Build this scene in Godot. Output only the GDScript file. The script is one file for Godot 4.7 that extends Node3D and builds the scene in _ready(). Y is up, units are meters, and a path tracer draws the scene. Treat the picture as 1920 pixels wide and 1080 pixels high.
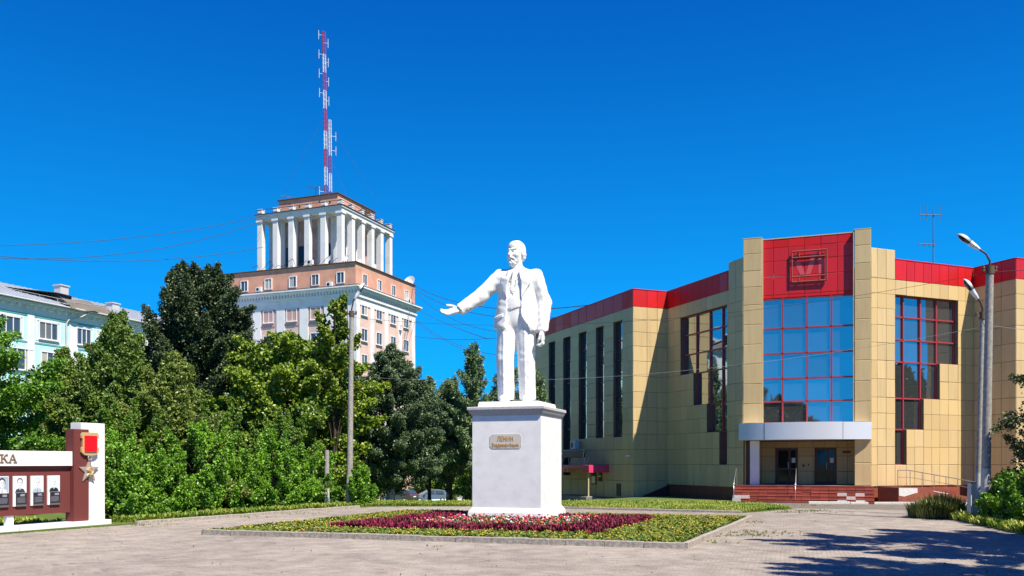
extends Node3D

# ---------------------------------------------------------------- mesh builder
class MB:
	var v := PackedVector3Array()
	var n := PackedVector3Array()
	var c := PackedColorArray()
	var col := Color.WHITE
	func tri(a: Vector3, b: Vector3, d: Vector3) -> void:
		var m := (b - a).cross(d - a).normalized()
		v.append_array([a, d, b])
		n.append_array([m, m, m])
		c.append_array([col, col, col])
	func trin(a: Vector3, b: Vector3, d: Vector3, na: Vector3, nb: Vector3, nd: Vector3) -> void:
		v.append_array([a, d, b])
		n.append_array([na, nd, nb])
		c.append_array([col, col, col])
	func quad(a: Vector3, b: Vector3, d: Vector3, e: Vector3) -> void:
		tri(a, b, d)
		tri(a, d, e)
	func box(o: Vector3, s: Vector3, t := Basis.IDENTITY) -> void:
		hexa(o, s, s, t)
	# a box whose top (x, z) may differ from its bottom
	func hexa(o: Vector3, s: Vector3, top: Vector3, t := Basis.IDENTITY) -> void:
		var p := []
		for y in [-1, 1]:
			var w: Vector3 = s if y < 0 else top
			for q in [[-1, -1], [1, -1], [1, 1], [-1, 1]]:
				p.append(o + t * Vector3(q[0] * w.x * 0.5, y * s.y * 0.5, q[1] * w.z * 0.5))
		quad(p[3], p[2], p[6], p[7])
		quad(p[1], p[0], p[4], p[5])
		quad(p[2], p[1], p[5], p[6])
		quad(p[0], p[3], p[7], p[4])
		quad(p[7], p[6], p[5], p[4])
		quad(p[0], p[1], p[2], p[3])
	# a box with chamfered edges along x and z tops
	func slab(o: Vector3, s: Vector3, ch: float, t := Basis.IDENTITY) -> void:
		hexa(o - t * Vector3(0, ch * 0.5, 0), Vector3(s.x, s.y - ch, s.z), Vector3(s.x, s.y, s.z), t)
		hexa(o + t * Vector3(0, s.y * 0.5 - ch * 0.5, 0), Vector3(s.x, ch, s.z), Vector3(s.x - 2 * ch, ch, s.z - 2 * ch), t)
	func tube(pts: Array, r: Array, k := 8, caps := true) -> void:
		var rings := []
		var nor := []
		var up := Vector3.UP
		for i in pts.size():
			var d: Vector3 = (pts[mini(i + 1, pts.size() - 1)] - pts[maxi(i - 1, 0)]).normalized()
			if absf(d.dot(up)) > 0.95: up = Vector3(0.9, 0.1, 0.4)
			var x := d.cross(up).normalized()
			var y := d.cross(x).normalized()
			up = -y
			var ring := []
			var nr := []
			for j in k:
				var a := TAU * j / k
				var q := x * cos(a) + y * sin(a)
				ring.append(pts[i] + q * r[mini(i, r.size() - 1)])
				nr.append(q)
			rings.append(ring)
			nor.append(nr)
		for i in pts.size() - 1:
			for j in k:
				var j2 := (j + 1) % k
				trin(rings[i][j], rings[i + 1][j2], rings[i + 1][j], nor[i][j], nor[i + 1][j2], nor[i + 1][j])
				trin(rings[i][j], rings[i][j2], rings[i + 1][j2], nor[i][j], nor[i][j2], nor[i + 1][j2])
		if caps:
			for j in k:
				tri(pts[0], rings[0][(j + 1) % k], rings[0][j])
				var z := pts.size() - 1
				tri(pts[z], rings[z][j], rings[z][(j + 1) % k])
	func bar(a: Vector3, b: Vector3, w: float) -> void:
		tube([a, b], [w], 4)
	# profile [[radius, height], ...] turned about y
	func lathe(o: Vector3, prof: Array, k := 16, t := Basis.IDENTITY) -> void:
		for i in prof.size() - 1:
			var a: Array = prof[i]
			var b: Array = prof[i + 1]
			var sl := Vector2(b[1] - a[1], a[0] - b[0]).normalized()
			for j in k:
				var a0 := TAU * j / k
				var a1 := TAU * (j + 1) / k
				var d0 := Vector3(cos(a0), 0, sin(a0))
				var d1 := Vector3(cos(a1), 0, sin(a1))
				var n0 := t * (d0 * sl.x + Vector3(0, sl.y, 0))
				var n1 := t * (d1 * sl.x + Vector3(0, sl.y, 0))
				var p0: Vector3 = o + t * (d0 * a[0] + Vector3(0, a[1], 0))
				var p1: Vector3 = o + t * (d1 * a[0] + Vector3(0, a[1], 0))
				var q0: Vector3 = o + t * (d0 * b[0] + Vector3(0, b[1], 0))
				var q1: Vector3 = o + t * (d1 * b[0] + Vector3(0, b[1], 0))
				trin(p0, q1, p1, n0, n1, n1)
				trin(p0, q0, q1, n0, n0, n1)
	# polygon (x, y) pushed from z0 to z1
	func prism(poly: PackedVector2Array, z0: float, z1: float, t := Transform3D.IDENTITY) -> void:
		var ids := Geometry2D.triangulate_polygon(poly)
		for i in range(0, ids.size(), 3):
			var q := [poly[ids[i]], poly[ids[i + 1]], poly[ids[i + 2]]]
			if (q[1] - q[0]).cross(q[2] - q[0]) < 0: q.reverse()
			tri(t * Vector3(q[0].x, q[0].y, z1), t * Vector3(q[1].x, q[1].y, z1), t * Vector3(q[2].x, q[2].y, z1))
			tri(t * Vector3(q[2].x, q[2].y, z0), t * Vector3(q[1].x, q[1].y, z0), t * Vector3(q[0].x, q[0].y, z0))
		var area := 0.0
		for i in poly.size(): area += poly[i].cross(poly[(i + 1) % poly.size()])
		for i in poly.size():
			var a := poly[i]
			var b := poly[(i + 1) % poly.size()]
			if area < 0:
				var s := a
				a = b
				b = s
			quad(t * Vector3(a.x, a.y, z0), t * Vector3(b.x, b.y, z0), t * Vector3(b.x, b.y, z1), t * Vector3(a.x, a.y, z1))
	func mesh() -> ArrayMesh:
		var a := []
		a.resize(Mesh.ARRAY_MAX)
		a[Mesh.ARRAY_VERTEX] = v
		a[Mesh.ARRAY_NORMAL] = n
		a[Mesh.ARRAY_COLOR] = c
		var m := ArrayMesh.new()
		m.add_surface_from_arrays(Mesh.PRIMITIVE_TRIANGLES, a)
		return m

# ---------------------------------------------------------------- naming and materials
var used := {}
var M := {}
var rng := RandomNumberGenerator.new()

func numbered(s: String) -> String:
	var k: int = used.get(s, 0)
	used[s] = k + 1
	return s if k == 0 else "%s_%03d" % [s, k]

func tag(o: Node3D, label: String, category := "", group := "", kind := "") -> Node3D:
	if label: o.set_meta("label", label)
	if category: o.set_meta("category", category)
	if group: o.set_meta("group", group)
	if kind: o.set_meta("kind", kind)
	return o

func thing(called: String, label: String, category: String, at := Vector3.ZERO, turn := 0.0, group := "") -> Node3D:
	var o := Node3D.new()
	o.name = numbered(called)
	add_child(o, true)
	o.position = at
	o.rotation.y = turn
	return tag(o, label, category, group)

func kid(parent: Node3D, called: String, mesh: Mesh, mat: Material, tr := Transform3D.IDENTITY) -> MeshInstance3D:
	var o := MeshInstance3D.new()
	if parent == self: o.name = numbered(called)
	else:
		var k: int = parent.get_meta("n_" + called, 0)
		parent.set_meta("n_" + called, k + 1)
		o.name = called if k == 0 else "%s_%03d" % [called, k]
	o.mesh = mesh
	o.material_override = mat
	parent.add_child(o, true)
	o.transform = tr
	return o

func struct(called: String, mesh: Mesh, mat: Material) -> MeshInstance3D:
	var o := kid(self, called, mesh, mat)
	o.set_meta("kind", "structure")
	return o

func lin(r: float, g: float, b: float) -> Color: return Color(r, g, b).linear_to_srgb()

func noise_tex(seed_: int, freq: float, lo: float, hi: float, oct := 4, size := 512, mid := -1.0) -> NoiseTexture2D:
	var n := FastNoiseLite.new()
	n.seed = seed_
	n.frequency = freq
	n.fractal_octaves = oct
	n.noise_type = FastNoiseLite.TYPE_SIMPLEX_SMOOTH
	var t := NoiseTexture2D.new()
	t.width = size
	t.height = size
	t.seamless = true
	t.noise = n
	var g := Gradient.new()
	g.offsets = PackedFloat32Array([0.0, 0.5, 1.0])
	var m := (lo + hi) * 0.5 if mid < 0 else mid
	g.colors = PackedColorArray([Color(lo, lo, lo), Color(m, m, m), Color(hi, hi, hi)])
	t.color_ramp = g
	return t

func bump_tex(seed_: int, freq: float, oct := 4, size := 512, strength := 6.0) -> NoiseTexture2D:
	var n := FastNoiseLite.new()
	n.seed = seed_
	n.frequency = freq
	n.fractal_octaves = oct
	var t := NoiseTexture2D.new()
	t.width = size
	t.height = size
	t.seamless = true
	t.noise = n
	t.as_normal_map = true
	t.bump_strength = strength
	return t

# c: real-world base colour (linear)
func mt(key: String, c: Array, rough := 0.8, metal := 0.0, tex: Texture2D = null, scale := 0.5, nrm: Texture2D = null, nscale := 1.0, vcol := false) -> StandardMaterial3D:
	var m := StandardMaterial3D.new()
	m.resource_name = key
	m.albedo_color = lin(c[0], c[1], c[2])
	m.roughness = rough
	m.metallic = metal
	m.vertex_color_use_as_albedo = vcol
	if tex:
		m.albedo_texture = tex
	if nrm:
		m.normal_enabled = true
		m.normal_texture = nrm
		m.normal_scale = nscale
	if tex or nrm:
		m.uv1_triplanar = true
		m.uv1_world_triplanar = true
		m.uv1_scale = Vector3.ONE * scale
	M[key] = m
	return m

func leafmat(key: String, back := Color(0.5, 0.6, 0.1), rough := 0.5) -> StandardMaterial3D:
	var m := mt(key, [1, 1, 1], rough, 0.0, null, 1.0, null, 1.0, true)
	m.backlight_enabled = true
	m.backlight = back
	m.cull_mode = BaseMaterial3D.CULL_DISABLED
	return m

func W(x: float, d: float, y := 0.0) -> Vector3: return Vector3(x, y, -d)
func turn_of(dir: Vector2) -> float: return atan2(dir.y, dir.x)

func multi(parent: Node3D, called: String, mesh: Mesh, mat: Material, trs: Array, cols: Array) -> MultiMeshInstance3D:
	var mm := MultiMesh.new()
	mm.transform_format = MultiMesh.TRANSFORM_3D
	mm.use_colors = true
	mm.mesh = mesh
	mm.instance_count = trs.size()
	for i in trs.size():
		mm.set_instance_transform(i, trs[i])
		mm.set_instance_color(i, cols[i])
	var o := MultiMeshInstance3D.new()
	o.name = numbered(called) if parent == self else called
	o.multimesh = mm
	o.material_override = mat
	parent.add_child(o, true)
	o.set_meta("kind", "stuff")
	return o

func rb() -> Basis:
	return Basis(Vector3(rng.randfn(), rng.randfn(), rng.randfn()).normalized(), rng.randf() * TAU)

# the lie of the land: the square is flat, the ground falls away to the streets behind the trees
func ground_y(x: float, d: float) -> float:
	var k := clampf((8.5 - x) / 6.0, 0.0, 1.0)
	var y := -0.045 * (clampf(d, 45.0, 110.0) - 45.0) * k
	return y

# ---------------------------------------------------------------- scene
func _ready() -> void:
	rng.seed = 20240719
	var cam := Camera3D.new()
	cam.name = "camera"
	add_child(cam)
	cam.position = Vector3(0, 2.1, 0)
	cam.near = 0.1
	cam.far = 1500.0
	cam.keep_aspect = Camera3D.KEEP_HEIGHT
	cam.projection = Camera3D.PROJECTION_FRUSTUM
	cam.size = 0.1 * 1080.0 / 1630.0
	cam.frustum_offset = Vector2(0, 0.1 * 328.0 / 1630.0)   # a level camera with the lens shifted up
	cam.current = true
	var env := Environment.new()
	env.background_mode = Environment.BG_SKY
	var sky := Sky.new()
	var ps := ProceduralSkyMaterial.new()
	ps.sky_top_color = Color(0.0, 0.182, 0.535)
	ps.sky_horizon_color = Color(0.08, 0.655, 0.965)
	ps.sky_curve = 0.19
	ps.ground_bottom_color = Color(0.45, 0.43, 0.40)
	ps.ground_horizon_color = Color(0.40, 0.55, 0.66)
	ps.sun_angle_max = 3.0
	sky.sky_material = ps
	env.sky = sky
	env.tonemap_mode = Environment.TONE_MAPPER_LINEAR
	env.tonemap_exposure = 1.65
	env.sdfgi_enabled = true
	env.ssao_enabled = true
	env.ssil_enabled = true
	var we := WorldEnvironment.new()
	we.name = "world_environment"
	we.environment = env
	add_child(we)
	var sun := DirectionalLight3D.new()
	sun.name = "sun"
	sun.light_color = Color(1.0, 0.955, 0.88)
	sun.light_energy = 1.5
	sun.light_angular_distance = 0.5
	sun.shadow_enabled = true
	add_child(sun)
	# towards the sun: behind the camera's right shoulder, 54 degrees up
	sun.look_at_from_position(Vector3(0.67 * 0.585, 0.81, 0.743 * 0.585), Vector3.ZERO)

	make_materials()
	build_ground()
	build_house()
	build_tower()
	build_blue_block()
	build_pedestal_and_statue()
	build_memorial()
	build_bed()
	build_trees()
	build_lamps_and_wires()
	build_cars()

func make_materials() -> void:
	var fine := noise_tex(3, 0.05, 0.72, 1.0, 5, 512, 0.92)
	var coarse := noise_tex(5, 0.008, 0.78, 1.0, 5, 512, 0.93)
	var rough_n := bump_tex(7, 0.04, 5, 512, 5.0)
	var fine_n := bump_tex(9, 0.15, 3, 512, 3.0)
	M.fine = fine
	M.coarse = coarse
	mt("white_paint", [0.87, 0.87, 0.87], 0.6, 0.0, noise_tex(11, 0.012, 0.93, 1.0, 5, 512, 0.985), 0.25, rough_n, 0.06)
	mt("statue_paint", [0.88, 0.88, 0.865], 0.55, 0.0, noise_tex(12, 0.05, 0.84, 1.0, 5, 512, 0.985), 0.6, rough_n, 0.22)
	mt("cornice_grey", [0.62, 0.62, 0.63], 0.8, 0.0, fine, 0.5)
	mt("plaque_stone", [0.78, 0.76, 0.70], 0.8, 0.0, noise_tex(13, 0.25, 0.75, 1.0, 2), 2.0)
	mt("gold", [0.58, 0.33, 0.055], 0.5, 0.0)
	mt("concrete", [0.34, 0.33, 0.31], 0.9, 0.0, coarse, 0.5, rough_n, 0.5)
	mt("pole_concrete", [0.46, 0.44, 0.41], 0.9, 0.0, noise_tex(17, 0.02, 0.7, 1.0, 5), 0.6, rough_n, 0.5)
	mt("kerb", [0.52, 0.47, 0.405], 0.9, 0.0, noise_tex(18, 0.03, 0.65, 1.0, 5), 0.5, rough_n, 0.6)
	mt("kerb_white", [0.74, 0.73, 0.70], 0.9, 0.0, noise_tex(19, 0.03, 0.8, 1.0, 5), 0.6)
	mt("joint", [0.20, 0.175, 0.145], 1.0, 0.0, coarse, 0.6)
	mt("paver", [0.41, 0.363, 0.315], 0.9, 0.0, noise_tex(21, 0.012, 0.8, 1.0, 6), 0.16, fine_n, 0.5, true)
	mt("pave_far", [0.36, 0.33, 0.30], 0.9, 0.0, coarse, 0.14)
	mt("soil", [0.075, 0.055, 0.04], 1.0, 0.0, fine, 1.0)
	mt("turf", [0.11, 0.17, 0.03], 1.0, 0.0, coarse, 0.4)
	mt("backing", [0.15, 0.12, 0.08], 0.9)
	mt("terracotta", [0.30, 0.075, 0.04], 0.6, 0.0, coarse, 0.7)
	mt("plinth_dark", [0.10, 0.035, 0.03], 0.7, 0.0, coarse, 0.7)
	mt("mullion", [0.36, 0.045, 0.055], 0.4)
	mt("door_frame", [0.10, 0.012, 0.018], 0.35)
	mt("glass_dark", [0.02, 0.024, 0.028], 0.05, 0.0).metallic_specular = 0.45
	mt("alu", [0.78, 0.79, 0.82], 0.4, 0.35)
	mt("steel", [0.55, 0.55, 0.56], 0.3, 0.9)
	mt("dark_metal", [0.05, 0.05, 0.055], 0.5, 0.5)
	mt("rust", [0.16, 0.10, 0.07], 0.7, 0.3, fine, 1.0)
	mt("pipe_frame", [0.34, 0.085, 0.065], 0.6, 0.2, fine, 2.0)
	mt("roofing", [0.16, 0.16, 0.165], 0.8, 0.0, coarse, 0.3)
	mt("cable", [0.025, 0.03, 0.045], 0.6)
	mt("cable_pale", [0.30, 0.30, 0.30], 0.6)
	var streaks := noise_tex(51, 0.014, 0.92, 1.0, 5, 512, 0.985)
	for i in 4:
		var k: float = [0.92, 1.0, 1.05, 0.97][i]
		var bm := mt("beige%d" % i, [0.63 * k, 0.475 * k, 0.245 * k], 0.46, 0.0, streaks, 1.0)
		bm.uv1_scale = Vector3(0.45, 0.04, 0.45)
		bm.metallic_specular = 0.38
		mt("red%d" % i, [0.64 * k, 0.016, 0.018 * k], 0.36, 0.03, streaks, 1.0).uv1_scale = Vector3(0.45, 0.04, 0.45)
		mt("mirror%d" % i, [0.40 * k, 0.46 * k, 0.47 * k], 0.02, 0.92, null, 0.16, bump_tex(61 + i, 0.012, 2, 256, 4.0), 0.035)
	mt("panel_vc", [1, 1, 1], 0.46, 0.0, null, 1, null, 1, true).metallic_specular = 0.38
	mt("vc", [1, 1, 1], 0.75, 0.0, null, 1, null, 1, true)
	# tower
	mt("orange_plaster", [0.74, 0.385, 0.27], 0.9, 0.0, noise_tex(31, 0.01, 0.84, 1.0, 6, 512, 0.96), 0.1)
	mt("pink_plaster", [0.74, 0.53, 0.46], 0.9, 0.0, noise_tex(33, 0.01, 0.88, 1.0, 5, 512, 0.97), 0.1)
	mt("white_plaster", [0.78, 0.78, 0.785], 0.85, 0.0, noise_tex(32, 0.01, 0.9, 1.0, 5, 512, 0.985), 0.1)
	mt("win_frame", [0.78, 0.78, 0.78], 0.5)
	mt("pane_blue", [0.05, 0.07, 0.10], 0.04, 0.0).metallic_specular = 0.9
	mt("pane_grey", [0.14, 0.15, 0.16], 0.1, 0.0)
	mt("curtain", [0.42, 0.40, 0.36], 0.8)
	mt("mast_red", [0.42, 0.03, 0.09], 0.6)
	mt("mast_white", [0.72, 0.72, 0.78], 0.6)
	mt("aerial", [0.13, 0.155, 0.19], 0.6, 0.2)
	# blue block
	mt("cyan_plaster", [0.47, 0.77, 0.79], 0.9, 0.0, noise_tex(34, 0.01, 0.9, 1.0, 5, 512, 0.98), 0.12)
	mt("pale_plaster", [0.75, 0.80, 0.82], 0.9, 0.0, noise_tex(35, 0.01, 0.9, 1.0, 5, 512, 0.98), 0.12)
	mt("teal_trim", [0.10, 0.42, 0.42], 0.8)
	mt("roof_metal", [0.40, 0.46, 0.53], 0.5, 0.1, noise_tex(36, 0.01, 0.86, 1.0, 5, 512, 0.96), 0.1)
	mt("tarp", [0.20, 0.18, 0.155], 0.9, 0.0, fine, 0.5)
	# memorial
	mt("memorial_white", [0.83, 0.83, 0.82], 0.6, 0.0, noise_tex(41, 0.012, 0.95, 1.0, 5, 512, 0.99), 0.4)
	mt("memorial_red", [0.26, 0.055, 0.05], 0.85, 0.0, noise_tex(42, 0.3, 0.55, 1.0, 3), 1.2, fine_n, 0.8)
	mt("enamel_red", [0.75, 0.005, 0.012], 0.3)
	mt("medal_gold", [0.72, 0.50, 0.24], 0.4, 0.35)
	mt("medal_silver", [0.62, 0.53, 0.42], 0.28, 0.6)
	mt("medal_dark", [0.10, 0.07, 0.05], 0.5, 0.4)
	mt("board_white", [0.80, 0.81, 0.82], 0.45)
	# plants
	mt("bark", [0.085, 0.065, 0.05], 0.95, 0.0, fine, 1.2, rough_n, 1.0)
	mt("whitewash", [0.62, 0.62, 0.60], 0.9, 0.0, fine, 1.2)
	leafmat("leaf", Color(0.40, 0.5, 0.09), 0.42)
	leafmat("leaf_dark", Color(0.2, 0.25, 0.07), 0.42)
	leafmat("crimson_leaf", Color(0.2, 0.03, 0.06), 0.75)
	leafmat("petal", Color(0.4, 0.3, 0.3), 0.7)

# ---------------------------------------------------------------- ground, pavement, kerbs
const U := Vector2(0.9526, -0.3043)     # along the front kerb of the flower bed
const V := Vector2(0.3875, 0.9219)      # along its sides
const BED := [Vector2(-9.02, 25.36), Vector2(4.21, 21.13), Vector2(8.79, 31.99), Vector2(-4.40, 36.2)]

func sheet(poly: Array, y: float, thick: float) -> ArrayMesh:
	var b := MB.new()
	var p := PackedVector2Array()
	for q in poly: p.append(Vector2(q.x, q.y))
	# the prism's z axis becomes height: (x, depth, z) -> (x, z, -depth)
	b.prism(p, y - thick, y, Transform3D(Basis(Vector3(1, 0, 0), Vector3(0, 0, -1), Vector3(0, 1, 0)), Vector3.ZERO))
	return b.mesh()

func kerb_run(label: String, a: Vector2, b: Vector2, h: float, mat := "kerb", w := 0.13, y0 := 0.0, step := 1.0) -> void:
	var k := thing("kerb", label, "kerb", W(a.x, a.y, y0), turn_of(b - a))
	k.set_meta("kind", "structure")
	var L := (b - a).length()
	var n := maxi(1, roundi(L / step))
	var m := MB.new()
	m.slab(Vector3(0, h * 0.5 - 0.1, 0), Vector3(L / n - 0.012, h + 0.2, w), 0.018)
	var me := m.mesh()
	for i in n:
		var t := Basis(Vector3.UP, rng.randfn() * 0.009) * Basis(Vector3.FORWARD, rng.randfn() * 0.006)
		kid(k, "kerbstone", me, M[mat], Transform3D(t, Vector3((i + 0.5) * L / n, rng.randfn() * 0.006, rng.randfn() * 0.006)))

func build_ground() -> void:
	var g := MB.new()
	var xs := [-900.0, -300.0, -120.0, -60.0, -30.0, -15.0, -5.0, 0.0, 2.5, 5.0, 8.5, 14.0, 30.0, 80.0, 300.0, 900.0]
	var ds := [-700.0, -100.0, -20.0, 5.0, 20.0, 35.0, 45.0, 50.0, 56.0, 63.0, 72.0, 84.0, 98.0, 110.0, 140.0, 300.0, 1200.0]
	for i in xs.size() - 1:
		for j in ds.size() - 1:
			var q := []
			for e in [[0, 0], [1, 0], [1, 1], [0, 1]]:
				var x: float = xs[i + e[0]]
				var d: float = ds[j + e[1]]
				q.append(W(x, d, ground_y(x, d) - 0.02))
			g.quad(q[0], q[1], q[2], q[3])
	struct("ground", g.mesh(), M.turf)
	var plaza := [Vector2(-29, -3), Vector2(40, -3), Vector2(40, 46), Vector2(12.6, 46), Vector2(12.9, 39.4), Vector2(9.51, 36.03), Vector2(-1.79, 41.74), Vector2(-6.5, 41.5), Vector2(-7.16, 40.27), Vector2(-12.92, 29.26)]
	var pav := struct("pavement", sheet(plaza, 0.0, 0.015), M.joint)
	# block pavers, 20 x 10 cm, in running bond
	var pm := MB.new()
	pm.slab(Vector3(0, -0.012, 0), Vector3(0.192, 0.05, 0.0925), 0.004)
	var mesh := pm.mesh()
	var poly := PackedVector2Array()
	for q in plaza: poly.append(q)
	var bed := PackedVector2Array()
	for q in BED: bed.append(q)
	var tone := FastNoiseLite.new()
	tone.seed = 4
	tone.frequency = 0.11
	tone.fractal_octaves = 4
	var trs := []
	var cols := []
	var perp := Vector2(-U.y, U.x)
	var basis := Basis(Vector3.UP, turn_of(U))
	for j in range(60, 420):
		for i in range(-190, 200):
			var p := U * ((i + 0.5 * (j % 2)) * 0.2) + perp * (j * 0.1)
			if p.y < 14.8 or p.y > 43.5 or absf(p.x) > p.y * 0.6 + 0.4: continue
			if not Geometry2D.is_point_in_polygon(p, poly) or Geometry2D.is_point_in_polygon(p, bed): continue
			var k := 0.97 + 0.2 * tone.get_noise_2d(p.x, p.y) + rng.randfn() * 0.05 - 0.15 * smoothstep(0.28, 0.5, tone.get_noise_2d(p.x * 3.1 + 90.0, p.y * 2.2)) - (0.3 * rng.randf() if rng.randf() < 0.03 else 0.0)
			var wobble := Basis(Vector3(rng.randfn(), 0, rng.randfn()).normalized(), rng.randfn() * 0.008)
			trs.append(Transform3D(wobble * basis, W(p.x, p.y, rng.randfn() * 0.0016)))
			cols.append(Color(k, k * (1.0 + rng.randfn() * 0.012), k * (1.0 + rng.randfn() * 0.02)))
	var order := range(trs.size())
	order.sort_custom(func(a, b): return trs[a].origin.z > trs[b].origin.z)
	var near := {}
	for i in order:
		if near.size() >= 290: break
		if absf(trs[i].origin.x) < -trs[i].origin.z * 0.585: near[i] = true
	var tones := []
	for k in 5:
		var s: float = 0.86 + 0.06 * k
		tones.append(mt("paver%d" % k, [0.41 * s, 0.363 * s, 0.315 * s], 0.9, 0.0, M.paver.albedo_texture, 0.16, M.paver.normal_texture, 0.5))
	for i in near: kid(pav, "paver", mesh, tones[clampi(int((cols[i].r - 0.84) / 0.06), 0, 4)], trs[i])
	var tr2 := []
	var co2 := []
	for i in trs.size():
		if not near.has(i):
			tr2.append(trs[i])
			co2.append(cols[i])
	multi(pav, "pavers", mesh, M.paver, tr2, co2)
	# lawn before the building, verge under the hedge, verge on the other side
	var lawn := [Vector2(-8.0, 41.7), Vector2(-1.79, 41.9), Vector2(9.5, 36.2), Vector2(12.7, 39.4), Vector2(12.4, 42.5), Vector2(10.3, 45.4), Vector2(-8, 46)]
	struct("lawn", sheet(lawn, 0.04, 0.1), M.turf)
	var verge := [Vector2(-13.05, 29.26), Vector2(-7.3, 40.3), Vector2(-8, 46), Vector2(-30, 46), Vector2(-32, 12), Vector2(-22.3, 12)]
	struct("verge", sheet(verge, 0.05, 0.1), M.turf)
	var verge2 := [Vector2(16.5, 32.8), Vector2(16.2, 31.5), Vector2(15.6, 29), Vector2(14.75, 25), Vector2(16, 19), Vector2(30, 10), Vector2(36, 34), Vector2(24, 35)]
	struct("verge", sheet(verge2, 0.05, 0.1), M.turf)
	kerb_run("grey kerb along the hedge from the honour board to the lamp post", Vector2(-12.75, 29.5), Vector2(-7.1, 40.27), 0.13)
	kerb_run("weathered kerb along the front of the lawn behind the pedestal", Vector2(-1.79, 41.74), Vector2(9.51, 36.03), 0.12)
	kerb_run("patchy white kerb at the foot of the steps and ramp", Vector2(15.2, 44.6), Vector2(23.5, 43.9), 0.12, "kerb_white", 0.16)
	grass("lawn_grass", lawn, 15000, 0.04, 0.13, "short sunlit grass on the lawn in front of the building")
	grass("verge_grass", [Vector2(-12.9, 29.9), Vector2(-7.2, 40.4), Vector2(-8.4, 41), Vector2(-14.0, 30.2)], 1900, 0.05, 0.22, "grass strip between the kerb and the hedge")
	grass("verge_grass", [Vector2(-21, 16), Vector2(-15.0, 29.2), Vector2(-18.5, 31), Vector2(-25, 18)], 2500, 0.05, 0.22, "grass behind the honour board")
	grass("verge_grass", [Vector2(16.3, 32.6), Vector2(14.8, 25.0), Vector2(16, 19.5), Vector2(20, 19), Vector2(22, 34)], 4500, 0.05, 0.28, "grass under the bushes beside the two lamp posts")
	# weeds in the joints
	var wt := []
	var wc := []
	for s in [[Vector2(7.35, 26.0), 0.55, 90], [Vector2(7.1, 25.0), 0.3, 40], [Vector2(8.3, 30.6), 0.35, 40], [Vector2(6.1, 24.9), 0.3, 30], [Vector2(5.2, 22.9), 0.35, 30], [Vector2(-10.4, 33.3), 0.5, 36], [Vector2(-9.0, 36.1), 0.6, 40], [Vector2(-12.3, 29.2), 0.5, 40], [Vector2(14.6, 42.6), 0.6, 40], [Vector2(-1.9, 21.6), 0.12, 6], [Vector2(13.0, 37.9), 0.5, 60], [Vector2(12.0, 37.0), 0.7, 60]]:
		for i in s[2]:
			var p: Vector2 = s[0] + V * rng.randfn() * s[1] * 0.8 + U * rng.randfn() * s[1]
			if Geometry2D.is_point_in_polygon(p, bed): continue
			wt.append(Transform3D(Basis(Vector3.UP, rng.randf() * TAU).scaled(Vector3.ONE * rng.randf_range(0.03, 0.075)), W(p.x, p.y, 0.01)))
			wc.append(Color(0.13, 0.21, 0.035).lerp(Color(0.26, 0.25, 0.06), rng.randf()))
	var weeds := multi(self, "weeds", tuft(9, 3), M.leaf, wt, wc)
	tag(weeds, "weeds growing in the joints of the pavement")
	var lt := []
	var lc := []
	for i in 260:
		var d := rng.randf_range(15.5, 41.0)
		var p := Vector2(rng.randf_range(-0.58, 0.58) * d, d)
		if not Geometry2D.is_point_in_polygon(p, poly) or Geometry2D.is_point_in_polygon(p, bed): continue
		lt.append(Transform3D(rb().scaled(Vector3.ONE * rng.randf_range(0.02, 0.05)), W(p.x, p.y, 0.03)))
		lc.append(Color(0.10, 0.07, 0.03).lerp(Color(0.28, 0.22, 0.07), rng.randf()))
	tag(multi(self, "litter", tuft(2, 31, 1.0, 0.4), M.leaf, lt, lc), "dry leaves scattered on the pavement")

func tuft(n: int, seed_: int, lean := 0.6, width := 0.14) -> ArrayMesh:
	var r := RandomNumberGenerator.new()
	r.seed = seed_
	var b := MB.new()
	for i in n:
		var a := r.randf() * TAU
		var d := Vector3(cos(a), 0, sin(a))
		var s := Vector3(-d.z, 0, d.x) * width * r.randf_range(0.6, 1.0)
		var h := r.randf_range(0.55, 1.0)
		var o := d * r.randf() * 0.35
		var m := o + d * lean * h * 0.35 + Vector3(0, h * 0.6, 0)
		var e := o + d * lean * h + Vector3(0, h, 0)
		b.tri(o - s * 0.6, o + s * 0.6, m + s * 0.8)
		b.tri(o - s * 0.6, m + s * 0.8, m - s * 0.8)
		b.tri(m - s * 0.8, m + s * 0.8, e)
	return b.mesh()

func grass(called: String, poly: Array, n: int, y: float, h: float, label: String) -> void:
	var pp := PackedVector2Array()
	var lo := Vector2(1e9, 1e9)
	var hi := -lo
	for q in poly:
		pp.append(q)
		lo = lo.min(q)
		hi = hi.max(q)
	var tone := FastNoiseLite.new()
	tone.seed = 8
	tone.frequency = 0.35
	var trs := []
	var cols := []
	var tries := 0
	while trs.size() < n and tries < n * 12:
		tries += 1
		var p := Vector2(rng.randf_range(lo.x, hi.x), rng.randf_range(lo.y, hi.y))
		if not Geometry2D.is_point_in_polygon(p, pp): continue
		var s := h * rng.randf_range(0.5, 1.15)
		trs.append(Transform3D(Basis(Vector3.UP, rng.randf() * TAU).scaled(Vector3(s, s * rng.randf_range(0.7, 1.2), s)), W(p.x, p.y, y)))
		var k := clampf(0.5 + tone.get_noise_2d(p.x, p.y) * 0.9 + rng.randfn() * 0.22, 0, 1)
		cols.append(Color(0.13, 0.24, 0.025).lerp(Color(0.42, 0.45, 0.075), k))
	tag(multi(self, called, tuft(12, 5), M.leaf, trs, cols), label)

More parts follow.
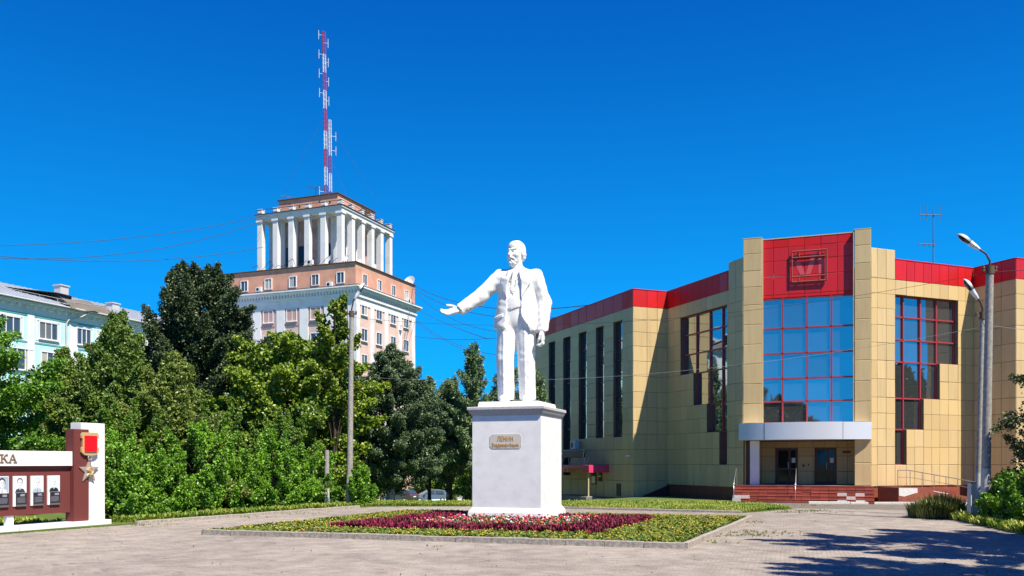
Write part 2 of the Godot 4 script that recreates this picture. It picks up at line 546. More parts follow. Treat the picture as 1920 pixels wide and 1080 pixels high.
# ---------------------------------------------------------------- flower bed
func bed_at(u: float, v: float) -> Vector2:
	# u along the front, v towards the back, both in metres of the front and side kerbs
	var a: Vector2 = BED[0].lerp(BED[1], u / 13.89)
	var b: Vector2 = BED[3].lerp(BED[2], u / 13.89)
	return a.lerp(b, v / 11.79)

func build_bed() -> void:
	kerb_run("concrete kerb along the front of the flower bed", BED[0], BED[1], 0.17)
	kerb_run("concrete kerb along the sunny side of the flower bed, nearest the building", BED[1], BED[2], 0.17)
	kerb_run("concrete kerb along the back of the flower bed", BED[2], BED[3], 0.13)
	kerb_run("concrete kerb along the hedge side of the flower bed", BED[3], BED[0], 0.13)
	var s := []
	for q in [[0.08, 0.08], [13.8, 0.08], [13.8, 11.7], [0.08, 11.7]]: s.append(bed_at(q[0], q[1]))
	struct("flower_bed_soil", sheet(s, 0.09, 0.1), M.soil)
	var low := tuft(11, 21, 0.9, 0.3)
	var tall := tuft(10, 22, 0.45, 0.24)
	var gt := []
	var gc := []
	var rt := []
	var rc := []
	var mtr := []
	var mc := []
	var ft := []
	var fc := []
	var yt := []
	var yc := []
	var noise := FastNoiseLite.new()
	noise.seed = 77
	noise.frequency = 0.5
	var ped := PackedVector2Array()
	for q in [Vector2(-2.1, 32.2), Vector2(1.15, 29.5), Vector2(2.5, 33.6), Vector2(-0.5, 35.1)]: ped.append(q)
	for i in 30000:
		var u := rng.randf_range(0.15, 13.7)
		var v := rng.randf_range(0.15, 11.6)
		var p := bed_at(u, v)
		if Geometry2D.is_point_in_polygon(p, ped): continue
		var w := noise.get_noise_2d(p.x, p.y) * 0.35
		var inset := minf(minf(u - 0.2, 13.5 - u), minf(v + 0.25, 11.9 - v)) + w
		var at := W(p.x, p.y, 0.08)
		var rot := Basis(Vector3.UP, rng.randf() * TAU)
		if inset < 2.5:
			if rng.randf() < 0.22: continue
			var h := rng.randf_range(0.06, 0.15)
			gt.append(Transform3D(rot.scaled(Vector3(h * 1.1, h, h * 1.1)), at))
			gc.append(Color(0.075, 0.15, 0.02).lerp(Color(0.24, 0.29, 0.035), clampf(rng.randf() * 0.8 + w, 0, 1)))
			if rng.randf() < 0.22:
				var fs := rng.randf_range(0.011, 0.026)
				yt.append(Transform3D(rb().scaled(Vector3.ONE * fs), at + Vector3(rng.randfn() * 0.05, h * rng.randf_range(0.75, 1.05), rng.randfn() * 0.05)))
				yc.append(Color(0.62, 0.50, 0.05).lerp(Color(0.55, 0.34, 0.02), rng.randf() * 0.6) if rng.randf() > 0.12 else Color(0.35, 0.10, 0.14))
		elif inset < 4.05:
			if rng.randf() < 0.45: continue
			var h := rng.randf_range(0.14, 0.27)
			rt.append(Transform3D(rot.scaled(Vector3(h * 0.8, h, h * 0.8)), at))
			rc.append(Color(0.07, 0.010, 0.018).lerp(Color(0.33, 0.012, 0.065), pow(rng.randf(), 1.3)))
		else:
			if rng.randf() < 0.55: continue
			var h := rng.randf_range(0.10, 0.24)
			mtr.append(Transform3D(rot.scaled(Vector3(h * 0.8, h, h * 0.8)), at))
			mc.append(Color(0.06, 0.10, 0.025).lerp(Color(0.18, 0.19, 0.05), rng.randf()))
			if rng.randf() < 0.24:
				var fs := rng.randf_range(0.026, 0.05)
				ft.append(Transform3D(rb().scaled(Vector3.ONE * fs), at + Vector3(rng.randfn() * 0.06, h * rng.randf_range(0.85, 1.2), rng.randfn() * 0.06)))
				fc.append([Color(0.78, 0.74, 0.70), Color(0.68, 0.08, 0.16), Color(0.74, 0.26, 0.32), Color(0.62, 0.03, 0.03), Color(0.66, 0.05, 0.10), Color(0.70, 0.20, 0.04), Color(0.5, 0.06, 0.22)][rng.randi() % 7])
	tag(multi(self, "low_bedding_plants", low, M.leaf, gt, gc), "low green and yellow bedding plants round the edge of the flower bed")
	tag(multi(self, "crimson_plants", tall, M.crimson_leaf, rt, rc), "band of crimson leaved plants inside the flower bed")
	tag(multi(self, "mixed_plants", tall, M.leaf, mtr, mc), "leaves of the mixed flowers round the pedestal")
	var fm := SphereMesh.new()
	fm.radius = 1.0
	fm.height = 1.5
	fm.radial_segments = 7
	fm.rings = 4
	tag(multi(self, "mixed_flowers", fm, M.petal, ft, fc), "white, pink, orange and red flower heads round the pedestal")
	tag(multi(self, "yellow_flowers", fm, M.petal, yt, yc), "small yellow flower heads among the low bedding plants")

# ---------------------------------------------------------------- the beige and red building
const DB := Vector2(0.927, 0.375)
const DA := Vector2(0.371, -0.928)
const DC := Vector2(0.94, -0.341)
const ROWS := [0.85, 2.0, 2.96, 3.92, 4.77, 5.62, 6.6, 7.6, 8.55, 9.5, 10.4, 11.2, 12.0, 13.1]
const WROWS := [11.2, 10.05, 8.82, 7.6, 5.62, 3.92, 2.0]
var house: Node3D
var panel_jobs := []

func minus(rects: Array, hole: Rect2) -> Array:
	var out := []
	for r: Rect2 in rects:
		if not r.intersects(hole):
			out.append(r)
			continue
		var h := r.intersection(hole)
		if h.position.x > r.position.x + 0.001: out.append(Rect2(r.position.x, r.position.y, h.position.x - r.position.x, r.size.y))
		if h.end.x < r.end.x - 0.001: out.append(Rect2(h.end.x, r.position.y, r.end.x - h.end.x, r.size.y))
		if h.position.y > r.position.y + 0.001: out.append(Rect2(h.position.x, r.position.y, h.size.x, h.position.y - r.position.y))
		if h.end.y < r.end.y - 0.001: out.append(Rect2(h.position.x, h.end.y, h.size.x, r.end.y - h.end.y))
	return out

# one clad wall: P its left end seen from outside, rows of panels between the heights given, red above RED
func facade(P: Vector2, dir: Vector2, L: float, rows: Array, cols: Array, holes: Array, red := 12.0, thick := 0.42, z := 0.0) -> Node3D:
	var b := MB.new()
	var y0: float = rows[0]
	var y1: float = rows[-1]
	var whole := [Rect2(0, y0, L, y1 - y0)]
	for h in holes: whole = minus(whole, h)
	for r: Rect2 in whole:
		var e0 := r.position.x + (0.05 if r.position.x < 0.01 else 0.0)
		var e1 := r.end.x - (0.05 if r.end.x > L - 0.01 else 0.0)
		b.box(Vector3((e0 + e1) * 0.5, r.get_center().y, z - thick * 0.5 - 0.02), Vector3(e1 - e0, r.size.y, thick - 0.04))
	var wall := kid(house, "wall", b.mesh(), M.backing)
	wall.position = W(P.x, P.y) - house.position
	wall.rotation.y = turn_of(dir)
	for i in cols.size() - 1:
		for j in rows.size() - 1:
			var cell := [Rect2(cols[i], rows[j], cols[i + 1] - cols[i], rows[j + 1] - rows[j])]
			for h in holes: cell = minus(cell, h)
			for r: Rect2 in cell:
				if r.size.x < 0.06 or r.size.y < 0.06: continue
				var c := Vector3(r.get_center().x, r.get_center().y, z)
				var at := wall.transform * c + house.position - Vector3(0, 2.1, 0)
				var facing := absf(wall.transform.basis.z.dot(at.normalized()))
				panel_jobs.append([r.size.x * r.size.y * facing / at.length_squared(), wall, r, z, rows[j] >= red - 0.01])
	return wall

func lay_panels() -> void:
	panel_jobs.sort_custom(func(a, b): return a[0] > b[0])
	var unit := MB.new()
	unit.hexa(Vector3(0, 0, -0.2), Vector3(1, 1, 0.6), Vector3(1, 1, 0.6))
	var f := 0.018
	unit.quad(Vector3(-0.5 + f, -0.5 + f, 0.5), Vector3(0.5 - f, -0.5 + f, 0.5), Vector3(0.5 - f, 0.5 - f, 0.5), Vector3(-0.5 + f, 0.5 - f, 0.5))
	unit.quad(Vector3(-0.5, -0.5, 0.1), Vector3(0.5, -0.5, 0.1), Vector3(0.5 - f, -0.5 + f, 0.5), Vector3(-0.5 + f, -0.5 + f, 0.5))
	unit.quad(Vector3(0.5, 0.5, 0.1), Vector3(-0.5, 0.5, 0.1), Vector3(-0.5 + f, 0.5 - f, 0.5), Vector3(0.5 - f, 0.5 - f, 0.5))
	unit.quad(Vector3(0.5, -0.5, 0.1), Vector3(0.5, 0.5, 0.1), Vector3(0.5 - f, 0.5 - f, 0.5), Vector3(0.5 - f, -0.5 + f, 0.5))
	unit.quad(Vector3(-0.5, 0.5, 0.1), Vector3(-0.5, -0.5, 0.1), Vector3(-0.5 + f, -0.5 + f, 0.5), Vector3(-0.5 + f, 0.5 - f, 0.5))
	var me := unit.mesh()
	var rest := MB.new()
	for i in panel_jobs.size():
		var j: Array = panel_jobs[i]
		var r: Rect2 = j[2]
		var t := Basis(Vector3.RIGHT, rng.randfn() * 0.005) * Basis(Vector3.UP, rng.randfn() * 0.005)
		t = t * Basis.from_scale(Vector3(r.size.x - 0.017, r.size.y - 0.017, 0.03))
		var at := Vector3(r.get_center().x, r.get_center().y, j[3] - 0.006 + rng.randf() * 0.004)
		var k := rng.randi() % 4
		if i < 296: kid(j[1], "panel", me, M[("red%d" if j[4] else "beige%d") % k], Transform3D(t, at))
		else:
			var tr: Transform3D = j[1].transform * Transform3D(t, at)
			rest.col = (Color(0.63, 0.015, 0.017) if j[4] else Color(0.62, 0.46, 0.223)) * [0.92, 1.0, 1.05, 0.97][k]
			rest.box(tr.origin, Vector3.ONE, tr.basis)
	kid(house, "far_panels", rest.mesh(), M.panel_vc).set_meta("kind", "stuff")

func cols_of(L: float, w: float) -> Array:
	var n := maxi(1, roundi(L / w))
	var a := []
	for i in n + 1: a.append(L * i / n)
	return a

# a glazed opening: cells are Rect2 in the wall's own axes; bars run round each cell
func glaze(wall: Node3D, cells: Array, z: float, mats: Array, bar := 0.075, frame := "mullion", top_dark := false) -> void:
	var b := MB.new()
	var done := {}
	for r: Rect2 in cells:
		for e in [[r.position, Vector2(r.end.x, r.position.y)], [Vector2(r.position.x, r.end.y), r.end], [r.position, Vector2(r.position.x, r.end.y)], [Vector2(r.end.x, r.position.y), r.end]]:
			var key := "%.2f %.2f %.2f %.2f" % [e[0].x, e[0].y, e[1].x, e[1].y]
			if done.has(key): continue
			done[key] = true
			var m: Vector2 = (e[0] + e[1]) * 0.5
			var d: Vector2 = e[1] - e[0]
			var v := absf(d.y) > absf(d.x)
			b.box(Vector3(m.x, m.y, z + (0.045 if v else 0.04)), Vector3(bar if v else d.x + bar, d.y + bar if v else bar, 0.12 if v else 0.1))
	var w := kid(house, "window", b.mesh(), M[frame], wall.transform)
	var me := BoxMesh.new()
	me.size = Vector3.ONE
	for r: Rect2 in cells:
		var t := Basis(Vector3.RIGHT, rng.randfn() * 0.006) * Basis(Vector3.UP, rng.randfn() * 0.006) * Basis.from_scale(Vector3(r.size.x - 0.017, r.size.y - 0.017, 0.012))
		kid(w, "pane", me, M[mats[rng.randi() % mats.size()]], Transform3D(t, Vector3(r.get_center().x, r.get_center().y, z)))

func build_house() -> void:
	var P1 := Vector2(7.67, 55.0)
	var P2 := P1 + DB * 2.5
	var P4 := P2 + DA * 7.9
	var P5 := P4 + DC * 6.62
	var P7 := P5 + DB * 7.5
	var P8 := P7 + DA * 2.65
	house = thing("office_building", "beige panelled building with red top bands, mirrored windows and an angled entrance", "building", W(P4.x, P4.y))
	var mir := ["mirror0", "mirror1", "mirror2", "mirror3"]
	# ---- long wing behind the statue (in shade)
	var L := 15.75
	var holes := []
	var tops := 11.37
	var slits := [[-13.02, -11.84, 1.2], [-10.41, -9.13, 1.2], [-7.81, -6.54, 3.8], [-5.15, -3.98, 3.8], [-2.63, -1.4, 3.8]]
	var rowsA := ROWS.duplicate()
	rowsA[0] = -0.25
	rowsA.insert(1, 0.95)
	for s in slits: holes.append(Rect2(L + s[0] - 0.0, s[2], s[1] - s[0], tops - s[2]))
	holes.append(Rect2(2.7, -0.25, 2.0, 2.5))
	var cA := [0.0, 1.35]
	for s in slits:
		cA.append(L + s[0])
		cA.append(L + s[1])
	cA.append(L - 0.7)
	cA.append(L)
	var wa := facade(P1 - DA * L, DA, L, rowsA, cA, holes)
	for s in slits:
		var cells := []
		var n := 6
		for i in n: cells.append(Rect2(L + s[0], s[2] + (tops - s[2]) * i / n, s[1] - s[0], (tops - s[2]) / n))
		glaze(wa, cells, -0.3, ["mirror1", "mirror2", "mirror3"], 0.06, "door_frame")
	# ---- short return, sunlit with the shadow across it
	var rowsB := ROWS.duplicate()
	rowsB[0] = -0.3
	rowsB.insert(1, 0.95)
	facade(P1, DB, 2.5, rowsB, [0.0, 1.0, 1.75, 2.5], [])
	# ---- wall with the stepped window (in shade)
	var us := [1.55, 2.98, 4.39, 5.65, 6.42]
	var steps := [7.6, 5.62, 3.92, 2.0]
	holes = []
	for i in 4: holes.append(Rect2(us[i], steps[i], us[i + 1] - us[i], 11.2 - steps[i]))
	var rowsC := ROWS.duplicate()
	rowsC[0] = 0.72
	var wc := facade(P2, DA, 6.55, rowsC, [0.0, 0.78, 1.55, 2.3, 2.98, 3.7, 4.39, 5.0, 5.65, 6.42, 6.55], holes)
	var cells := []
	for i in 4:
		for k in 6:
			if WROWS[k + 1] >= steps[i] - 0.01: cells.append(Rect2(us[i], WROWS[k + 1], us[i + 1] - us[i], WROWS[k] - WROWS[k + 1]))
	glaze(wc, cells, -0.32, mir)
	# ---- tall pylon beside the entrance
	var rowsP := ROWS.duplicate()
	rowsP[0] = 0.72
	rowsP[-1] = 13.6
	facade(P2 + DA * 6.55, DA, 1.35, rowsP, [0.0, 0.68, 1.35], [], 99.0)
	# ---- angled entrance front: piers, red head, curtain wall
	var rowsE := [0.88, 2.1, 3.35, 4.32, 5.4, 6.5, 7.6, 8.7, 9.8, 10.9, 11.9, 12.8, 13.75, 14.6]
	facade(P4, DC, 1.0, rowsE.slice(2), [0.0, 1.0], [], 99.0, 0.5)
	var pr := facade(P4 + DC * 5.8, DC, 0.82, rowsE, [0.0, 0.82], [], 99.0, 0.5)
	var red := facade(P4 + DC * 1.0, DC, 4.8, [11.25, 11.42, 12.45, 13.3, 14.05, 14.52], [0.0, 0.62, 1.4, 2.25, 3.1, 3.95, 4.8], [], 0.0, 0.3, -0.28)
	cells = []
	var cu := [0.0, 1.1, 2.38, 3.64, 4.8]
	var cv := [4.32, 5.5, 6.77, 8.16, 9.55, 11.2]
	for i in 4:
		for j in 5: cells.append(Rect2(cu[i], cv[j], cu[i + 1] - cu[i], cv[j + 1] - cv[j]))
	glaze(red, cells, -0.38, mir, 0.085)
	# pier returns and tops
	var b := MB.new()
	b.box(Vector3(0.5, 14.62, -0.28), Vector3(1.02, 0.04, 0.6))
	b.box(Vector3(6.21, 14.62, -0.28), Vector3(0.86, 0.04, 0.6))
	b.box(Vector3(3.4, 14.545, -0.42), Vector3(4.78, 0.05, 0.34))
	b.box(Vector3(5.765, 9.46, -0.15), Vector3(0.06, 10.26, 0.27))
	b.box(Vector3(1.035, 9.46, -0.15), Vector3(0.06, 10.26, 0.27))
	b.box(Vector3(6.59, 7.75, -0.28), Vector3(0.06, 13.7, 0.5))
	var te := Transform3D(Basis(Vector3.UP, turn_of(DC)), W(P4.x, P4.y) - house.position)
	kid(house, "pier_cap", b.mesh(), M.beige1, te)
	# porch: ceiling, floor, back and side walls, doors
	b = MB.new()
	b.box(Vector3(3.3, 3.5, -1.5), Vector3(6.5, 0.28, 3.0))
	b.box(Vector3(3.3, 0.4, -1.4), Vector3(6.6, 0.94, 3.4))
	kid(house, "porch_slab", b.mesh(), M.concrete, te)
	var back := P4 + Vector2(0.341, 0.94) * 2.6
	var doors := [Rect2(1.63, 0.88, 1.2, 2.05), Rect2(3.74, 0.88, 1.16, 2.05)]
	facade(back + DC * 0.3, DC, 5.75, [0.88, 1.62, 2.5, 2.98, 3.34], [0.0, 0.5, 1.28, 1.93, 2.5, 3.35, 4.0, 4.62, 5.2, 5.75], [Rect2(1.33, 0.88, 1.2, 2.05), Rect2(3.44, 0.88, 1.16, 2.05)], 99.0, 0.2)
	facade(P4 + DC * 0.12 , Vector2(0.341, 0.94), 2.6, [0.88, 2.1, 3.34], [0.0, 1.3, 2.6], [], 99.0, 0.16)
	facade(back + DC * 5.95, Vector2(-0.341, -0.94), 2.5, [0.88, 1.62, 2.5, 3.34], [0.0, 1.25, 2.5], [], 99.0, 0.16)
	b = MB.new()
	b.slab(Vector3(0.62, 2.1, -0.2), Vector3(0.5, 2.46, 0.34), 0.01)
	kid(house, "porch_column", b.mesh(), M.white_plaster, te)
	for d: Rect2 in doors:
		b = MB.new()
		for e in [[0.06, 0.0], [d.size.x - 0.06, 0.0], [d.size.x * 0.62, 0.0]]: b.box(Vector3(d.position.x + e[0], 1.905, -2.72), Vector3(0.12, 2.05, 0.1))
		for y in [0.98, 1.75, 2.87]: b.box(Vector3(d.get_center().x, y, -2.725), Vector3(d.size.x - 0.24, 0.16 if y < 1.5 else 0.1, 0.085))
		var dn := kid(house, "door", b.mesh(), M.door_frame, te)
		b = MB.new()
		b.box(Vector3(d.get_center().x, 1.9, -2.745), Vector3(d.size.x - 0.1, 1.95, 0.012))
		kid(dn, "pane", b.mesh(), M.glass_dark)
		b = MB.new()
		b.tube([Vector3(d.position.x + d.size.x * 0.56, 1.75, -2.62), Vector3(d.position.x + d.size.x * 0.56, 2.15, -2.62)], [0.018], 6)
		kid(dn, "handle", b.mesh(), M.steel)
		b = MB.new()
		b.box(Vector3(d.position.x + d.size.x * 0.8, 2.25, -2.73), Vector3(0.2, 0.28, 0.008))
		kid(dn, "notice", b.mesh(), M.board_white)
	b = MB.new()
	b.box(Vector3(3.15, 1.95, -2.56), Vector3(0.1, 0.14, 0.05))
	b.box(Vector3(3.42, 2.0, -2.56), Vector3(0.06, 0.1, 0.05))
	kid(house, "intercom", b.mesh(), M.dark_metal, te)
	b = MB.new()
	b.box(Vector3(5.45, 2.72, -2.58), Vector3(0.42, 0.14, 0.03))
	kid(house, "name_plate", b.mesh(), M.pipe_frame, te)
	# bowed metal canopy
	b = MB.new()
	var n := 24
	var arc := []
	for i in n + 1:
		var t := i / float(n)
		var a := lerpf(-1.0, 1.0, t)
		arc.append(Vector2(lerpf(-0.22, 6.64, t), 0.16 + 1.05 * (1.0 - a * a)))
	for i in n:
		var p: Vector2 = arc[i]
		var q: Vector2 = arc[i + 1]
		var na := Vector3(-(arc[mini(i + 1, n)].y - arc[maxi(i - 1, 0)].y), 0, arc[mini(i + 1, n)].x - arc[maxi(i - 1, 0)].x).normalized()
		var nb := Vector3(-(arc[mini(i + 2, n)].y - arc[i].y), 0, arc[mini(i + 2, n)].x - arc[i].x).normalized()
		var lo := 3.36
		var hi := 4.29
		b.trin(Vector3(p.x, lo, p.y), Vector3(q.x, lo, q.y), Vector3(q.x, hi, q.y), na, nb, nb)
		b.trin(Vector3(p.x, lo, p.y), Vector3(q.x, hi, q.y), Vector3(p.x, hi, p.y), na, nb, na)
		b.quad(Vector3(p.x, hi, p.y), Vector3(q.x, hi, q.y), Vector3(q.x, hi, -0.3), Vector3(p.x, hi, -0.3))
		b.quad(Vector3(q.x, lo, q.y), Vector3(p.x, lo, p.y), Vector3(p.x, lo, -0.3), Vector3(q.x, lo, -0.3))
	for e in [0, n]: b.box(Vector3(arc[e].x + (0.02 if e == 0 else -0.02), 3.825, 0.0), Vector3(0.04, 0.925, 0.3))
	var can := kid(house, "canopy", b.mesh(), M.alu, te)
	b = MB.new()
	for i in [5, 19]:
		var p: Vector2 = arc[i]
		b.box(Vector3(p.x, 3.825, p.y + 0.003), Vector3(0.018, 0.93, 0.012))
	kid(can, "joint", b.mesh(), M.dark_metal)
	# empty sign frame on the red head, with the paler ghost of the sign on the panels
	b = MB.new()
	var fr := [Vector2(2.6, 12.05), Vector2(4.4, 12.05), Vector2(4.4, 13.72), Vector2(2.6, 13.72)]
	var z := -0.16
	for i in 4:
		var p: Vector2 = fr[i]
		var q: Vector2 = fr[(i + 1) % 4]
		b.bar(Vector3(p.x, p.y, z), Vector3(q.x, q.y, z), 0.045)
	b.bar(Vector3(2.6, 13.38, z), Vector3(4.4, 13.38, z), 0.045)
	b.bar(Vector3(2.6, 12.33, z), Vector3(4.4, 12.33, z), 0.04)
	for x in [2.97, 4.03]:
		b.bar(Vector3(x, 13.38, z), Vector3(x, 13.72, z), 0.04)
		b.bar(Vector3(x, 12.05, z), Vector3(x, 12.33, z), 0.04)
		for y in [12.05, 13.72]: b.bar(Vector3(x, y, z), Vector3(x, y, -0.27), 0.03)
	kid(house, "sign_frame", b.mesh(), M.pipe_frame, te)
	b = MB.new()
	for g in [[[2.72, 13.2], [3.02, 13.2], [3.28, 12.45], [3.02, 12.45]], [[3.32, 12.45], [3.62, 13.55], [3.9, 13.55], [3.56, 12.45]], [[3.98, 13.3], [4.28, 13.3], [4.28, 12.45], [3.98, 12.45]]]:
		var pv := PackedVector2Array()
		for q in g: pv.append(Vector2(q[0], q[1]))
		b.prism(pv, -0.272, -0.262)
	kid(house, "faded_sign_mark", b.mesh(), mt("faded_red", [0.66, 0.085, 0.10], 0.45), te)
	# ---- sunny wing
	var rowsR := ROWS.duplicate()
	rowsR[-1] = 13.6
	facade(P5, DB, 1.68, rowsR, [0.0, 0.42, 1.05, 1.68], [], 99.0)
	var ur := [1.68, 2.5, 3.74, 4.93, 6.31]
	var stepr := [2.0, 3.92, 5.62, 7.6]
	holes = []
	for i in 4: holes.append(Rect2(ur[i] - 1.68, stepr[i], ur[i + 1] - ur[i], 11.2 - stepr[i]))
	var wr := facade(P5 + DB * 1.68, DB, 5.82, ROWS, [0.0, 0.82, 1.4, 2.06, 2.65, 3.25, 3.9, 4.63, 5.2, 5.82], holes)
	cells = []
	for i in 4:
		for k in 6:
			if WROWS[k + 1] >= stepr[i] - 0.01: cells.append(Rect2(ur[i] - 1.68, WROWS[k + 1], ur[i + 1] - ur[i], WROWS[k] - WROWS[k + 1]))
	glaze(wr, cells, -0.32, mir)
	facade(P7, DA, 2.65, ROWS, cols_of(2.65, 0.88), [])
	facade(P8, DB, 13.0, ROWS, cols_of(13.0, 0.85), [])
	# ---- plinths, roof, hidden sides
	b = MB.new()
	var plinths := [[P2, DA, 7.9, 0.72, -0.06], [P5, DB, 7.5, 0.85, -0.05], [P7, DA, 2.65, 0.85, -0.05], [P8, DB, 13.0, 0.85, -0.05]]
	for q in plinths:
		b = MB.new()
		var t := Basis(Vector3.UP, turn_of(q[1]))
		b.box(W(q[0].x, q[0].y) - house.position + t * Vector3(q[2] * 0.5, q[3] * 0.5 - 0.6, q[4] - 0.15), Vector3(q[2], q[3] + 1.2, 0.3), t)
		kid(house, "plinth", b.mesh(), M.terracotta)
	b = MB.new()
	b.prism(PackedVector2Array([Vector2(0, -1.0), Vector2(2.5, -1.0), Vector2(2.5, 0.66), Vector2(0.1, -0.2), Vector2(0, -0.2)]), 0.02, 0.09)
	var ramp_side := kid(house, "plinth", b.mesh(), M.plinth_dark, Transform3D(Basis(Vector3.UP, turn_of(DB)), W(P1.x, P1.y) - house.position))
	ramp_side.set_meta("label", "dark sloping plinth on the short return")
	b = MB.new()
	var Q0 := P1 - DA * L
	var back_l := Q0 + DB * 14.0
	var back_r := P8 + DB * 13.0 - DA * 16.0
	var roof := [Q0 + DB * 0.2, P1 + DB * 0.2 - DA * 0.2, P2 + DB * 0.1, P4 + DB * 0.4, P5 - DA * 0.4, P7 - DA * 0.2, P8 + DB * 0.2 - DA * 0.1, P8 + DB * 13.0 - DA * 0.2, back_r, back_l]
	var rp := sheet(roof, 12.6, 0.3)
	var rn := kid(house, "roof", rp, M.roofing)
	rn.position = -house.position
	b = MB.new()
	for q in [[Q0, back_l], [back_l, back_r], [back_r, P8 + DB * 13.0]]:
		var d: Vector2 = q[1] - q[0]
		var t := Basis(Vector3.UP, turn_of(d))
		var m: Vector2 = (q[0] + q[1]) * 0.5
		b.box(W(m.x, m.y, 5.8) + t * Vector3(0, 0, -0.25), Vector3(d.length(), 14.0, 0.3), t)
	kid(house, "back_wall", b.mesh(), M.beige0).position = -house.position
	# copings on the red bands
	b = MB.new()
	for q in [[P1 - DA * L, DA, L], [P1, DB, 2.5], [P2, DA, 6.5], [P5 + DB * 1.7, DB, 5.8], [P7, DA, 2.65], [P8, DB, 13.0]]:
		var t := Basis(Vector3.UP, turn_of(q[1]))
		b.box(W(q[0].x, q[0].y) + t * Vector3(q[2] * 0.5, 13.12, -0.2), Vector3(q[2] - 0.02, 0.05, 0.46), t)
	kid(house, "coping", b.mesh(), M.red1).position = -house.position
	lay_panels()
	side_entrance(P1, wa)
	steps_and_ramp(P4, P5, te)
	roof_aerial()

# awning, sign, posts and air conditioner on the long wing
func side_entrance(P1: Vector2, wall: Node3D) -> void:
	var o := P1 - DA * 3.2
	var t := Transform3D(Basis(Vector3.UP, turn_of(DA)), W(o.x, o.y))
	var aw := thing("entrance_awning", "pink and dark red box awning with gold lettering over the side door", "awning", t.origin, turn_of(DA))
	var b := MB.new()
	b.slab(Vector3(-4.0, 1.71, 0.76), Vector3(8.0, 0.5, 1.5), 0.02)
	kid(aw, "fascia", b.mesh(), mt("awning_pink", [0.72, 0.05, 0.16], 0.35, 0.05))
	var tm := TextMesh.new()
	tm.text = "П   КАРЕТНЫЙ  ДВ"
	var fnt := SystemFont.new()
	fnt.font_names = PackedStringArray(["Droid Sans"])
	tm.font = fnt
	tm.font_size = 40
	tm.pixel_size = 0.0088
	tm.depth = 0.02
	kid(aw, "lettering", tm, M.gold, Transform3D(Basis.IDENTITY, Vector3(-2.3, 1.62, 1.53)))
	b = MB.new()
	b.bar(Vector3(-0.3, -0.1, 1.4), Vector3(-0.3, 1.46, 1.4), 0.055)
	kid(aw, "post", b.mesh(), mt("post_cream", [0.60, 0.52, 0.33], 0.6))
	b = MB.new()
	b.slab(Vector3(-0.3, -0.42, 1.4), Vector3(0.4, 0.62, 0.4), 0.02)
	kid(aw, "footing", b.mesh(), M.concrete)
	b = MB.new()
	b.slab(Vector3(-2.6, -0.45, 0.9), Vector3(5.0, 0.6, 1.5), 0.02)
	kid(aw, "landing", b.mesh(), M.concrete)
	var sg := thing("sign_box", "dark slanted sign box on white struts above the pink awning", "sign", t * Vector3(-3.6, 1.97, 1.0), turn_of(DA))
	b = MB.new()
	b.box(Vector3(0, 0.75, 0.1), Vector3(4.2, 0.5, 0.16), Basis(Vector3.RIGHT, -0.15))
	kid(sg, "panel", b.mesh(), M.dark_metal)
	b = MB.new()
	for x in [-1.8, -0.5, 0.9, 2.0]:
		b.bar(Vector3(x, 0.0, 0.0), Vector3(x, 0.55, 0.05), 0.025)
		b.bar(Vector3(x, 0.0, 0.0), Vector3(x, 0.5, -0.3), 0.025)
	kid(sg, "strut", b.mesh(), M.win_frame)
	b = MB.new()
	b.bar(Vector3(-2.1, 1.03, 0.12), Vector3(2.12, 1.03, 0.12), 0.025)
	b.bar(Vector3(2.12, 1.03, 0.12), Vector3(2.12, 0.5, 0.2), 0.025)
	kid(sg, "edge_trim", b.mesh(), M.win_frame)
	air_con(t * Vector3(-4.9, 3.1, 0.17), turn_of(DA), "pale blue air conditioner on the dark wall above the slanted sign")
	b = MB.new()
	b.box(Vector3(-2.15, 1.1, 0.05), Vector3(0.7, 0.95, 0.05))
	b.box(Vector3(-1.2, 1.15, 0.05), Vector3(0.42, 0.6, 0.05))
	var nb := thing("notice_board", "small framed notice boards beside the side door", "notice board", t.origin, turn_of(DA))
	kid(nb, "board", b.mesh(), M.rust)
	b = MB.new()
	b.box(Vector3(-2.15, 0.95, 0.085), Vector3(0.55, 0.5, 0.015))
	b.box(Vector3(-1.2, 1.2, 0.085), Vector3(0.3, 0.12, 0.015))
	kid(nb, "paper", b.mesh(), M.board_white)
	var lamp := thing("wall_camera", "small white camera on the corner of the long wing", "camera", t * Vector3(2.9, 2.55, 0.1), turn_of(DA))
	b = MB.new()
	b.slab(Vector3(0, 0, 0.12), Vector3(0.12, 0.1, 0.24), 0.02)
	kid(lamp, "housing", b.mesh(), M.white_paint)
	b = MB.new()
	b.box(Vector3(0, -0.02, 0.0), Vector3(0.05, 0.05, 0.2))
	kid(lamp, "bracket", b.mesh(), M.steel)
	b = MB.new()
	b.box(Vector3(1.35, 0.35, 0.04), Vector3(0.5, 0.8, 0.05))
	kid(nb, "meter_box", b.mesh(), M.dark_metal)

func air_con(at: Vector3, turn: float, label: String) -> void:
	var a := thing("air_conditioner", label, "air conditioner", at, turn)
	var b := MB.new()
	b.slab(Vector3(0, 0.3, 0), Vector3(0.85, 0.6, 0.32), 0.02)
	kid(a, "housing", b.mesh(), M.win_frame)
	b = MB.new()
	b.lathe(Vector3(-0.12, 0.3, 0.162), [[0.0, 0.012], [0.05, 0.012], [0.22, 0.002]], 14, Basis(Vector3.RIGHT, PI / 2))
	kid(a, "fan_grille", b.mesh(), M.dark_metal)
	b = MB.new()
	for x in [-0.3, 0.3]: b.box(Vector3(x, -0.02, -0.05), Vector3(0.04, 0.04, 0.45))
	kid(a, "bracket", b.mesh(), M.rust)

